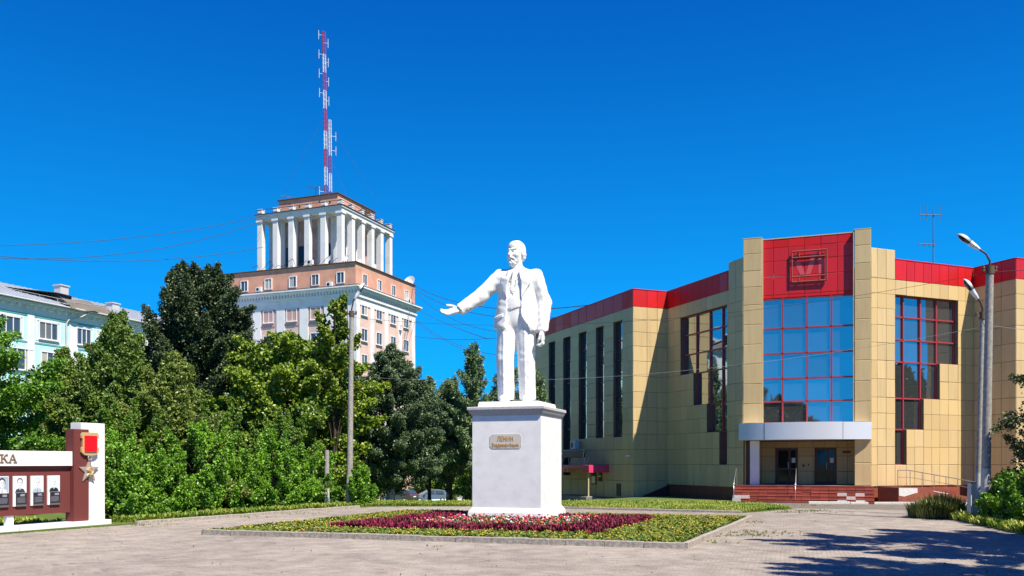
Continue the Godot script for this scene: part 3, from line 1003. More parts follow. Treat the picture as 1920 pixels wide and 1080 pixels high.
func steps_and_ramp(P4: Vector2, P5: Vector2, te: Transform3D) -> void:
	var at := te.origin + house.position
	var st := thing("entrance_steps", "red tiled entrance steps with broken white patches", "steps", at, te.basis.get_euler().y)
	var treads := [0.87, 0.70, 0.53, 0.36, 0.19]
	for i in 5:
		var b := MB.new()
		var zf := 1.0 + 0.32 * i
		var y: float = treads[i]
		var x0 := -0.35
		var x1 := 6.72
		# a step: body, and a nosing slab that oversails it
		b.box(Vector3((x0 + x1) * 0.5, y * 0.5 - 0.12, zf * 0.5 + 0.15), Vector3(x1 - x0 - 0.02 * i, y + 0.19, zf - 0.3))
		var s := kid(st, "step", b.mesh(), M.terracotta)
		var x := x0
		var k := 0
		while x < x1 - 0.2:
			var w := minf(0.44, x1 - x)
			var gone := rng.randf() < (0.42 if i > 1 and (x > 4.8 or x < 1.0) else 0.06)
			if not gone:
				var t := MB.new()
				t.slab(Vector3(x + w * 0.5, y - 0.005 + rng.randf() * 0.006, zf - 0.14), Vector3(w - 0.014, 0.03, 0.34), 0.006)
				t.box(Vector3(x + w * 0.5, y - 0.1, zf + 0.006), Vector3(w - 0.014, 0.13, 0.02))
				kid(s, "tile", t.mesh(), M["tile%d" % (rng.randi() % 3)] if M.has("tile0") else mt("tile0", [0.30, 0.062, 0.035], 0.5))
			elif rng.randf() < 0.75:
				var t := MB.new()
				t.box(Vector3(x + w * 0.5, y - 0.02, zf - 0.1), Vector3(w + 0.02, 0.03, 0.22))
				t.box(Vector3(x + w * 0.5, y - 0.1, zf + 0.003), Vector3(w + 0.02, 0.13, 0.014))
				kid(s, "bare_patch", t.mesh(), M.kerb_white)
			if not M.has("tile1"):
				mt("tile1", [0.26, 0.055, 0.032], 0.5)
				mt("tile2", [0.34, 0.075, 0.045], 0.5)
			x += w
			k += 1
	# ramp along the sunny wing
	var tr := turn_of(DB)
	var rm := thing("entrance_ramp", "terracotta painted ramp with a white bare patch beside the steps", "ramp", W(P5.x, P5.y), tr)
	var b := MB.new()
	b.prism(PackedVector2Array([Vector2(0.12, -0.2), Vector2(6.6, -0.2), Vector2(6.6, 0.06), Vector2(1.3, 0.84), Vector2(0.12, 0.84)]), 0.35, 1.75)
	kid(rm, "slope", b.mesh(), M.terracotta)
	for pv in [[[0.14, 0.42], [0.5, 0.36], [1.1, 0.5], [1.42, 0.55], [1.4, 0.79], [0.14, 0.81]], [[2.5, 0.6], [3.6, 0.44], [3.62, 0.48], [2.5, 0.64]], [[4.9, 0.05], [5.6, 0.0], [5.5, 0.16], [5.0, 0.26]]]:
		b = MB.new()
		var pa := PackedVector2Array()
		for q in pv: pa.append(Vector2(q[0], q[1]))
		b.prism(pa, 1.74, 1.762)
		kid(rm, "bare_patch", b.mesh(), M.kerb_white)
	var rail := thing("ramp_railing", "thin steel handrail with balusters running down the ramp", "railing", W(P5.x, P5.y), tr)
	b = MB.new()
	var top := [Vector3(0.16, 1.72, 1.66), Vector3(0.9, 1.72, 1.66), Vector3(7.2, 0.86, 1.66)]
	b.tube(top, [0.024], 6)
	b.tube([Vector3(0.16, 1.36, 1.66), Vector3(0.9, 1.36, 1.66), Vector3(7.2, 0.5, 1.66)], [0.014], 6)
	kid(rail, "handrail", b.mesh(), M.steel)
	for i in 9:
		var x := 0.16 + i * 0.84
		var y := 1.72 if x < 0.9 else lerpf(1.72, 0.86, (x - 0.9) / 6.3)
		b = MB.new()
		b.bar(Vector3(x, y - 0.95, 1.66), Vector3(x, y, 1.66), 0.018)
		kid(rail, "baluster", b.mesh(), M.steel)
	for q in [[Vector3(-0.3, 0, 2.1), "short steel handrail at the end of the steps nearest the lawn"], [Vector3(2.85, 0, 2.1), "short steel handrail standing in the middle of the steps"]]:
		var hr := thing("step_railing", q[1], "railing", at + te.basis * q[0], te.basis.get_euler().y)
		b = MB.new()
		b.tube([Vector3(0, 0.2, 0), Vector3(0, 0.95, 0), Vector3(0, 1.8, -1.35), Vector3(0, 1.8, -1.6), Vector3(0, 0.88, -1.6)], [0.022], 6)
		kid(hr, "handrail", b.mesh(), M.steel)
		b = MB.new()
		b.lathe(Vector3(0, 0.95, 0), [[0.0, 0.05], [0.045, 0.03], [0.05, 0.0], [0.03, -0.05]], 8)
		kid(hr, "knob", b.mesh(), M.white_paint)

func roof_aerial() -> void:
	# tall mast with two crossbars of dipoles on the roof of the sunny wing
	var a := thing("roof_aerial", "grey aerial mast with two crossbars on the roof of the sunny wing", "aerial", W(25.2, 52.0, 12.6))
	var b := MB.new()
	b.tube([Vector3(0, 0, 0), Vector3(0.0, 4.55, 0)], [0.045, 0.035], 6)
	kid(a, "mast", b.mesh(), M.aerial)
	for q in [[4.35, -0.8, 0.42, 0.85], [2.6, -0.85, 0.05, 0.45]]:
		b = MB.new()
		b.bar(Vector3(q[1], q[0], 0), Vector3(q[2], q[0] - 0.05, 0.1), 0.028)
		for i in 4:
			var x := lerpf(q[1], q[2], i / 3.0)
			b.bar(Vector3(x, q[0] - 0.45 * q[3], 0), Vector3(x, q[0] + 0.62 * q[3], 0), 0.014)
		kid(a, "crossbar", b.mesh(), M.aerial)

# ---------------------------------------------------------------- apartment blocks
# a window in the wall's own axes (centre c on the wall plane z): frame, then a pane for each light
func flat_window(parent: Node3D, c: Vector3, w: float, h: float, lights: Array, panes: Array, frame := "win_frame", tr := Transform3D.IDENTITY, proud := 0.05, sill := true) -> void:
	var b := MB.new()
	var f := 0.09
	for s in [-1, 1]:
		b.box(c + Vector3(s * (w * 0.5 + f * 0.5), 0, proud * 0.5), Vector3(f, h + 2 * f, proud + 0.08))
		b.box(c + Vector3(0, s * (h * 0.5 + f * 0.5), proud * 0.5), Vector3(w, f, proud + 0.08))
	if sill: b.box(c + Vector3(0, -h * 0.5 - f - 0.03, 0.1), Vector3(w + 0.3, 0.06, 0.24))
	for i in range(1, lights.size() - 1): b.box(c + Vector3(-w * 0.5 + w * lights[i], 0, 0.02), Vector3(0.075, h, 0.07))
	var win := kid(parent, "window", b.mesh(), M[frame], tr)
	for i in lights.size() - 1:
		var x0: float = -w * 0.5 + w * lights[i]
		var x1: float = -w * 0.5 + w * lights[i + 1]
		var q := MB.new()
		q.box(c + Vector3((x0 + x1) * 0.5, 0, 0.0), Vector3(x1 - x0, h, 0.014), Basis(Vector3.UP, rng.randfn() * 0.02))
		kid(win, "pane", q.mesh(), M[panes[rng.randi() % panes.size()]])

func build_tower() -> void:
	# local axes: +x runs from the corner along the shaded face to the left of the picture's tower, so two frames are used
	var R := Vector2(0.3665, 0.9304)
	var T := Vector2(-19.8, 110.0)
	var gy := -3.2
	var tw := thing("tower_block", "pink and white apartment tower with a white colonnade and orange top floors", "building", W(T.x, T.y, 0), turn_of(R))
	# frame of the tower: x along the right-hand face (away from the eye), z outward from that face;
	# the other face looks along -x and runs towards -z
	var S := 15.8
	var LW := 23.0
	var faceL := Transform3D(Basis(Vector3.UP, -PI / 2), Vector3(0, 0, -LW))     # x from far left to the corner, z outward
	var b := MB.new()
	b.box(Vector3(S * 0.5, (23.0 + gy) * 0.5, -LW * 0.5), Vector3(S, 23.0 - gy, LW))
	kid(tw, "wall", b.mesh(), M.pink_plaster)
	b = MB.new()
	b.box(Vector3(S * 0.5, 26.0, -LW * 0.5), Vector3(S + 0.1, 3.0, LW + 0.1))
	kid(tw, "attic_storey", b.mesh(), M.orange_plaster)
	# cornice: frieze, mouldings, dentils
	b = MB.new()
	for q in [[22.75, 0.9, 0.12], [23.42, 0.44, 0.3], [24.15, 0.3, 0.62], [24.42, 0.22, 0.85]]:
		b.slab(Vector3(S * 0.5, q[0], -LW * 0.5), Vector3(S + 2 * q[2], q[1], LW + 2 * q[2]), 0.05)
	b.box(Vector3(S * 0.5, 23.83, -LW * 0.5), Vector3(S + 0.4, 0.4, LW + 0.4))
	var cor := kid(tw, "cornice", b.mesh(), M.white_plaster)
	b = MB.new()
	b.box(Vector3(S * 0.5, 24.56, -LW * 0.5), Vector3(S + 1.74, 0.04, LW + 1.74))
	kid(cor, "flashing", b.mesh(), M.roofing)
	b = MB.new()
	var x := 0.0
	while x < S:
		b.box(Vector3(x, 23.83, 0.3), Vector3(0.22, 0.36, 0.22))
		x += 0.46
	x = 0.0
	while x < LW:
		b.box(Vector3(-0.3, 23.83, -x), Vector3(0.22, 0.36, 0.22))
		x += 0.46
	kid(cor, "dentil", b.mesh(), M.white_plaster).set_meta("kind", "stuff")
	# attic coping
	b = MB.new()
	b.box(Vector3(S * 0.5, 27.56, -LW * 0.5), Vector3(S + 0.5, 0.1, LW + 0.5))
	kid(tw, "coping", b.mesh(), M.rust)
	# pilasters
	for q in [0.42, 3.95, 7.65, 11.45, 15.35]:
		b = MB.new()
		b.box(Vector3(q, (22.3 + gy) * 0.5, 0.05), Vector3(0.95, 22.3 - gy, 0.16))
		kid(tw, "pilaster", b.mesh(), M.white_plaster)
	for q in [0.42, 3.95, 7.7, 11.3, 15.1, 19.0]:
		b = MB.new()
		b.box(Vector3(LW - q, (22.3 + gy) * 0.5, 0.05), Vector3(1.3, 22.3 - gy, 0.16))
		kid(tw, "pilaster", b.mesh(), M.white_plaster, faceL)
	mt("mauve_plaster", [0.50, 0.32, 0.30], 0.9)
	for q in [2.13, 5.9, 9.6, 13.3, 17.1]:
		b = MB.new()
		b.box(Vector3(LW - q, 21.2, 0.03), Vector3(2.1, 2.4, 0.07))
		kid(tw, "surround", b.mesh(), M.mauve_plaster, faceL)
	var panes := ["pane_blue", "pane_blue", "pane_blue", "pane_grey", "curtain"]
	for fl in 4:
		var y := 21.9 - 3.33 * fl
		for q in [2.06, 5.78, 9.56, 13.22]: flat_window(tw, Vector3(q, y, 0.02), 1.35, 1.5, [0.0, 0.5, 1.0], panes)
		if fl > 1: continue
		for q in [2.13, 5.9, 9.6, 13.3, 17.1]: flat_window(tw, Vector3(LW - q, y - 0.5, 0.04), 1.45, 1.5, [0.0, 0.55, 1.0], panes, "win_frame", faceL)
	for q in [2.06, 5.78, 9.56, 13.22]: flat_window(tw, Vector3(q, 25.65, 0.09), 0.95, 1.3, [0.0, 0.5, 1.0], panes, "win_frame", Transform3D.IDENTITY, 0.05, false)
	for q in [2.15, 5.94, 9.39, 13.25, 17.13, 20.6]: flat_window(tw, Vector3(LW - q, 25.7, 0.09), 1.0, 1.3, [0.0, 0.55, 1.0], panes, "win_frame", faceL, 0.05, false)
	# colonnade
	var x0 := 1.275
	var z0 := -2.83
	var D := 13.4
	b = MB.new()
	b.box(Vector3(x0 + D * 0.5, 27.4, z0 - D * 0.5), Vector3(D + 0.3, 0.5, D + 0.3))
	kid(tw, "terrace", b.mesh(), M.roofing)
	var cap := MB.new()
	var colm := MB.new()
	colm.box(Vector3(0, 3.45, 0), Vector3(0.74, 6.9, 0.74))
	colm.box(Vector3(0, 6.98, 0), Vector3(0.98, 0.26, 0.98))
	colm.box(Vector3(0, 0.25, 0), Vector3(0.92, 0.5, 0.92))
	var cm := colm.mesh()
	var pm := MB.new()
	pm.slab(Vector3(0, 0.35, 0), Vector3(0.62, 0.7, 0.62), 0.06)
	pm.box(Vector3(0, 0.73, 0), Vector3(0.74, 0.06, 0.74))
	var pmm := pm.mesh()
	var placed := {}
	for i in 6:
		var e := 0.45 + (D - 0.9) * i / 5.0
		for q in [Vector3(x0 + e, 27.6, z0 - 0.45), Vector3(x0 + 0.45, 27.6, z0 - e), Vector3(x0 + e, 27.6, z0 - D + 0.45), Vector3(x0 + D - 0.45, 27.6, z0 - e)]:
			var key := "%.1f %.1f" % [q.x, q.z]
			if placed.has(key): continue
			placed[key] = true
			kid(tw, "column", cm, M.white_plaster, Transform3D(Basis.IDENTITY, q))
			kid(tw, "roof_post", pmm, M.white_plaster, Transform3D(Basis.IDENTITY, Vector3(q.x, 35.5, q.z)))
	b = MB.new()
	for q in [[34.93, 0.5, 0.0], [35.3, 0.24, 0.28]]:
		b.slab(Vector3(x0 + D * 0.5, q[0], z0 - D * 0.5), Vector3(D + q[2], q[1], D + q[2]), 0.04)
	kid(tw, "entablature", b.mesh(), M.white_plaster)
	b = MB.new()
	b.box(Vector3(x0 + D * 0.5, 35.46, z0 - D * 0.5), Vector3(D + 0.5, 0.07, D + 0.5))
	kid(tw, "flashing", b.mesh(), M.rust)
	b = MB.new()
	for s in [[Vector3(x0, 36.1, z0), Vector3(x0 + D, 36.1, z0)], [Vector3(x0, 36.1, z0), Vector3(x0, 36.1, z0 - D)]]: b.bar(s[0], s[1], 0.035)
	kid(tw, "guard_rail", b.mesh(), M.dark_metal)
	# core behind the columns with white piers
	b = MB.new()
	b.box(Vector3(x0 + D * 0.5, 31.1, z0 - D * 0.5), Vector3(D - 4.6, 7.2, D - 4.6))
	kid(tw, "core_wall", b.mesh(), mt("core_pink", [0.60, 0.40, 0.35], 0.9, 0.0, M.coarse, 0.12))
	b = MB.new()
	for i in 5:
		var e := 2.6 + (D - 5.2) * i / 4.0
		b.box(Vector3(x0 + e, 31.1, z0 - 2.25), Vector3(0.9, 7.15, 0.3))
		b.box(Vector3(x0 + 2.25, 31.1, z0 - e), Vector3(0.3, 7.15, 0.9))
	kid(tw, "core_pier", b.mesh(), M.white_plaster)
	for i in [0, 2, 3]:
		b = MB.new()
		b.box(Vector3(x0 + 2.28, 29.6, z0 - 3.6 - 2.05 * i), Vector3(0.1, 3.4, 1.0))
		kid(tw, "core_door", b.mesh(), M.glass_dark)
	# penthouse
	b = MB.new()
	b.box(Vector3(x0 + 6.9, 36.6, z0 - 6.7), Vector3(9.4, 2.3, 9.4))
	var ph := kid(tw, "penthouse", b.mesh(), M.orange_plaster)
	b = MB.new()
	b.box(Vector3(x0 + 6.9, 37.8, z0 - 6.7), Vector3(9.8, 0.12, 9.8))
	kid(ph, "coping", b.mesh(), M.rust)
	b = MB.new()
	b.box(Vector3(x0 + 9.2, 36.9, z0 - 2.0), Vector3(2.4, 1.0, 0.12))
	for i in 5: b.box(Vector3(x0 + 2.2, 36.8 + 0.3 * sin(i * 2.0), z0 - 3.2 - i * 1.6), Vector3(0.1, 0.25, 0.2))
	kid(ph, "vent", b.mesh(), M.rust)
	# clutter on the terrace
	b = MB.new()
	for i in 12:
		var e := 0.5 + i * 1.15
		var y := 28.6 + 0.5 * sin(i * 2.3)
		b.tube([Vector3(x0 - 0.2, y, z0 - e), Vector3(x0 - 0.25, y - 0.35, z0 - e - 0.6), Vector3(x0 - 0.2, 28.6 + 0.5 * sin((i + 1) * 2.3), z0 - e - 1.15)], [0.035], 4)
	kid(tw, "loose_cable", b.mesh(), M.cable)
	var tt := tw.transform
	var dishes := [[Vector3(15.3, 27.7, -0.4), 0.95, -0.5, "large white satellite dish on the corner of the tower's orange storey"], [Vector3(1.6, 28.3, -2.2), 0.5, -0.6, "white satellite dish at the foot of the tower's corner column"], [Vector3(0.9, 28.2, -4.3), 0.55, -0.9, "white satellite dish between the first columns of the tower's shaded side"], [Vector3(4.9, 28.6, -2.3), 0.42, -0.4, "small satellite dish on the second sunlit column of the tower"], [Vector3(8.6, 28.2, -2.3), 0.36, -0.4, "small satellite dish on the fourth sunlit column of the tower"], [Vector3(11.4, 20.6, 0.3), 0.42, -0.2, "grey satellite dish on a pilaster below the tower's cornice"]]
	for q in dishes:
		var o := thing("satellite_dish", q[3], "satellite dish", tt * q[0], q[2])
		b = MB.new()
		var r: float = q[1]
		b.lathe(Vector3(0, 0.2, 0.1), [[0.0, 0.0], [r * 0.5, r * 0.06], [r, r * 0.25], [r * 0.5, r * 0.03], [0.0, -0.04]], 16, Basis(Vector3.RIGHT, PI / 2 - 0.45))
		kid(o, "reflector", b.mesh(), M.cornice_grey if r < 0.43 and r > 0.4 and q[0].y < 25 else M.win_frame)
		b = MB.new()
		b.bar(Vector3(0, -0.5, 0), Vector3(0, 0.15, 0.0), 0.04)
		b.bar(Vector3(0, -0.1, 0.1), Vector3(0, 0.45, r * 0.9), 0.02)
		kid(o, "bracket", b.mesh(), M.aerial)
	air_con(tt * (faceL * Vector3(LW - 14.6, 24.75, 0.3)), turn_of(R) - PI / 2, "white air conditioner beside a window at the tower's far orange corner")
	air_con(tt * (faceL * Vector3(LW - 3.65, 24.6, 0.3)), turn_of(R) - PI / 2, "white air conditioner by the window nearest the tower's orange corner")
	air_con(tt * (faceL * Vector3(LW - 7.4, 28.0, -0.9)), turn_of(R) - PI / 2, "air conditioner on the terrace between the tower's shaded columns")
	air_con(tt * Vector3(13.6, 24.62, 0.3), turn_of(R), "white air conditioner under the last orange window of the tower's sunny side")
	# lattice mast and its lower twin
	mast(tt * Vector3(x0 + 5.7, 37.86, z0 - 6.2), 23.7, 0.5, Vector3(-0.014, 1, 0), "tall red and white lattice radio mast on the tower roof", 9)
	mast(tt * Vector3(x0 + 6.6, 37.86, z0 - 6.1), 12.2, 0.44, Vector3(-0.008, 1, 0), "shorter white lattice mast standing against the tall one", 5)
	var ta := thing("roof_aerial", "dark rake-shaped television aerial beside the mast on the tower roof", "aerial", tt * Vector3(x0 + 3.2, 37.86, z0 - 6.2), 0.3)
	b = MB.new()
	b.bar(Vector3.ZERO, Vector3(0.1, 1.5, 0), 0.05)
	kid(ta, "mast", b.mesh(), M.dark_metal)
	b = MB.new()
	b.bar(Vector3(-1.1, 1.5, 0), Vector3(1.2, 1.3, 0), 0.03)
	for i in 7: b.bar(Vector3(-1.0 + i * 0.33, 1.2 - i * 0.03, 0.25), Vector3(-1.0 + i * 0.33, 1.75 - i * 0.03, -0.25), 0.025)
	kid(ta, "crossbar", b.mesh(), M.dark_metal)
	var tb := thing("roof_aerial", "low bent aerial near the far end of the tower's penthouse roof", "aerial", tt * Vector3(x0 + 2.6, 37.86, z0 - 10.2), 0.1)
	b = MB.new()
	b.bar(Vector3.ZERO, Vector3(0, 0.5, 0), 0.05)
	kid(tb, "mast", b.mesh(), M.aerial)
	b = MB.new()
	b.bar(Vector3(-1.0, 0.6, 0), Vector3(0.9, 0.4, 0), 0.04)
	b.bar(Vector3(-0.9, 0.2, 0), Vector3(-0.2, 0.75, 0), 0.03)
	kid(tb, "crossbar", b.mesh(), M.aerial)

func mast(at: Vector3, h: float, w: float, lean: Vector3, label: String, bands: int) -> void:
	var m := thing("radio_mast", label, "mast", at, 0.35)
	var l := lean / lean.y
	var step := 0.62
	var n := int(h / step)
	var tall := h > 15.0
	for band in bands:
		var b := MB.new()
		for i in range(n * band / bands, n * (band + 1) / bands):
			var y0 := i * step
			var y1 := (i + 1) * step
			for k in 3:
				var a0 := TAU * k / 3.0
				var a1 := TAU * (k + 1) / 3.0
				var p := Vector3(cos(a0), 0, sin(a0)) * w * 0.5
				var q := Vector3(cos(a1), 0, sin(a1)) * w * 0.5
				b.bar(p + l * y0, p + l * y1, 0.045)
				b.bar(p + l * y1, q + l * y1, 0.03)
				b.bar(p + l * y0, q + l * y1, 0.026)
		var red := band % 2 == 0
		if not tall: red = band == 0 or band == 2
		kid(m, "lattice", b.mesh(), M.mast_red if red else M.mast_white)
	var arms := []
	if tall:
		for i in 4:
			arms.append([h - 0.6 - i * 2.65, -0.66])
			arms.append([h - 1.6 - i * 2.65, 0.6])
		arms.append([1.6, -0.85])
	else: arms = [[h - 2.6, 0.85], [h - 4.6, 0.85]]
	for q in arms:
		var b := MB.new()
		var o: Vector3 = l * q[0]
		var d := Vector3(q[1], 0, 0)
		b.bar(o, o + d, 0.03)
		b.bar(o + d + Vector3(0, -0.62, 0), o + d + Vector3(0, 0.62, 0), 0.032)
		kid(m, "dipole", b.mesh(), M.win_frame)
	if tall:
		for q in [[Vector3(6.5, 0.2, 3.0), 12.0], [Vector3(-6, 0.2, 2), 12.0], [Vector3(2.2, 0.2, 4), 8.0]]:
			var b := MB.new()
			b.tube([l * q[1], q[0]], [0.014], 4)
			kid(m, "guy_wire", b.mesh(), M.cable)

func build_blue_block() -> void:
	var R := Vector2(0.3665, 0.9304)
	var B0 := Vector2(-47.1, 80.0)
	var gy := -2.5
	var bb := thing("apartment_block", "pale turquoise apartment block with white trim and a grey metal roof", "building", W(B0.x, B0.y, 0), turn_of(R))
	var x0 := -8.0
	var x1 := 40.0
	var L := x1 - x0
	var cx := (x0 + x1) * 0.5
	var b := MB.new()
	b.box(Vector3(cx, (16.3 + gy) * 0.5, -6.0), Vector3(L, 16.3 - gy, 12.0))
	kid(bb, "wall", b.mesh(), M.cyan_plaster)
	b = MB.new()
	b.box(Vector3(cx, 16.75, -6.0), Vector3(L + 0.2, 0.9, 12.2))
	b.slab(Vector3(cx, 17.3, -6.0), Vector3(L + 1.0, 0.3, 13.1), 0.08)
	b.box(Vector3(cx, 13.75, -6.0), Vector3(L + 0.12, 0.14, 12.12))
	var cor := kid(bb, "cornice", b.mesh(), M.pale_plaster)
	b = MB.new()
	b.box(Vector3(cx, 16.22, -6.0), Vector3(L + 0.16, 0.16, 12.16))
	b.box(Vector3(cx, 13.6, -6.0), Vector3(L + 0.1, 0.1, 12.1))
	kid(cor, "painted_line", b.mesh(), M.teal_trim)
	b = MB.new()
	var x := x0 + 0.4
	while x < x1:
		b.box(Vector3(x, 16.98, 0.3), Vector3(0.16, 0.3, 0.4))
		x += 0.85
	kid(cor, "bracket", b.mesh(), M.pale_plaster).set_meta("kind", "stuff")
	# pilasters, windows
	for q in [-4.6, 3.15, 8.0, 14.2, 20.4, 26.6]:
		b = MB.new()
		b.box(Vector3(q, (16.2 + gy) * 0.5, 0.05), Vector3(0.75 if q != 8.0 else 1.0, 16.2 - gy, 0.14))
		kid(bb, "pilaster", b.mesh(), M.pale_plaster)
	var panes := ["pane_grey", "pane_blue", "curtain", "pane_grey", "pane_blue"]
	for q in [[-2.4, 2.2], [0.9, 2.2], [5.1, 2.0], [9.3, 1.6], [12.0, 1.6], [16.5, 2.0], [18.9, 2.0]]:
		flat_window(bb, Vector3(q[0], 14.95, 0.03), q[1], 1.55, [0.0, 0.34, 0.68, 1.0], panes)
		var f := MB.new()
		for s in [-1, 1]:
			f.box(Vector3(q[0] + s * (q[1] * 0.5 + 0.32), 14.95, 0.03), Vector3(0.16, 2.1, 0.1))
			f.box(Vector3(q[0], 14.95 + s * 0.98, 0.03), Vector3(q[1] + 0.46, 0.16, 0.1))
		kid(bb, "surround", f.mesh(), M.pale_plaster)
	for q in [[-2.4, 2.4], [2.1, 2.6], [5.3, 2.0], [9.3, 1.6], [12.0, 1.6]]:
		flat_window(bb, Vector3(q[0], 11.9, 0.06), q[1], 1.9, [0.0, 0.33, 0.66, 1.0], panes, "win_frame", Transform3D.IDENTITY, 0.05)
	# roof: two slopes with standing seams
	b = MB.new()
	var e0 := Vector3(x0 - 0.6, 17.5, 0.75)
	var e1 := Vector3(x1 + 0.6, 17.5, 0.75)
	var r0 := Vector3(x0 - 0.6, 20.1, -6.0)
	var r1 := Vector3(x1 + 0.6, 20.1, -6.0)
	var k0 := Vector3(x0 - 0.6, 17.5, -12.75)
	var k1 := Vector3(x1 + 0.6, 17.5, -12.75)
	b.quad(e0, e1, r1, r0)
	b.quad(k1, k0, r0, r1)
	b.tri(k0, e0, r0)
	b.tri(e1, k1, r1)
	b.quad(e1, e0, k0, k1)
	var roof := kid(bb, "roof", b.mesh(), M.roof_metal)
	b = MB.new()
	x = x0
	while x < x1:
		b.bar(Vector3(x, 17.54, 0.7), Vector3(x, 20.12, -5.95), 0.025)
		x += 0.7
	kid(roof, "seam", b.mesh(), M.roof_metal).set_meta("kind", "stuff")
	b = MB.new()
	b.tube([Vector3(x0, 17.48, 0.82), Vector3(x1, 17.48, 0.82)], [0.09], 6)
	b.bar(Vector3(x0, 18.3, 0.2), Vector3(x1, 18.3, 0.2), 0.02)
	x = x0
	while x < x1:
		b.bar(Vector3(x, 17.6, 0.3), Vector3(x, 18.3, 0.2), 0.018)
		x += 2.0
	kid(roof, "gutter", b.mesh(), M.cornice_grey)
	# dormer
	b = MB.new()
	b.prism(PackedVector2Array([Vector2(-0.9, 0), Vector2(0.9, 0), Vector2(0.9, 0.75), Vector2(-0.9, 0.75)]), -1.6, 0, Transform3D(Basis.IDENTITY, Vector3(8.1, 18.35, -1.3)))
	var dm := kid(roof, "dormer", b.mesh(), M.dark_metal)
	b = MB.new()
	b.quad(Vector3(6.9, 19.15, -1.0), Vector3(9.3, 19.1, -1.0), Vector3(9.3, 19.5, -4.6), Vector3(6.9, 19.5, -4.6))
	b.quad(Vector3(3.6, 19.05, -2.4), Vector3(6.9, 19.15, -1.0), Vector3(6.9, 19.5, -4.6), Vector3(3.6, 19.4, -4.4))
	kid(dm, "dormer_roof", b.mesh(), M.cornice_grey)
	for q in [[10.3, -4.2, 1.1], [17.5, -4.6, 0.5], [-3, -5.0, 0.9]]:
		b = MB.new()
		b.slab(Vector3(q[0], 18.9 + q[2] * 0.5, q[1]), Vector3(1.0, 1.2 + q[2], 0.9), 0.04)
		b.box(Vector3(q[0], 19.55 + q[2], q[1]), Vector3(1.2, 0.12, 1.1))
		kid(roof, "chimney", b.mesh(), M.cornice_grey)
	# brown tarpaulin hung over the eaves
	b = MB.new()
	var nx := 16
	for i in nx:
		for j in 5:
			var p := []
			for e in [[i, j], [i + 1, j], [i + 1, j + 1], [i, j + 1]]:
				var u: float = e[0] / float(nx)
				var w: float = e[1] / 5.0
				p.append(Vector3(6.9 + u * 5.6, 17.45 + w * 1.25 - 0.12 * sin(u * 9.0), 1.0 - w * 1.5 + 0.12 * sin(u * 17.0 + w * 4.0) + 0.08 * sin(w * 9.0 + u * 5)))
			b.quad(p[0], p[1], p[2], p[3])
	var tp := kid(self, "tarpaulin", b.mesh(), M.tarp, bb.transform)
	tag(tp, "brown tarpaulin draped over the eaves of the turquoise block", "tarpaulin")
	b = MB.new()
	b.tube([Vector3(9.2, 17.4, 0.85), Vector3(8.6, 16.9, 0.7), Vector3(7.3, 16.4, 0.3), Vector3(7.1, 16.0, 0.16), Vector3(7.1, gy, 0.16)], [0.075], 8)
	kid(bb, "downpipe", b.mesh(), M.cornice_grey)
	air_con(bb.transform * Vector3(7.0, 12.95, 0.3), turn_of(R), "white air conditioner beside the downpipe of the turquoise block")
	air_con(bb.transform * Vector3(10.9, 12.8, 0.3), turn_of(R), "white air conditioner under a window beyond the turquoise block's downpipe")

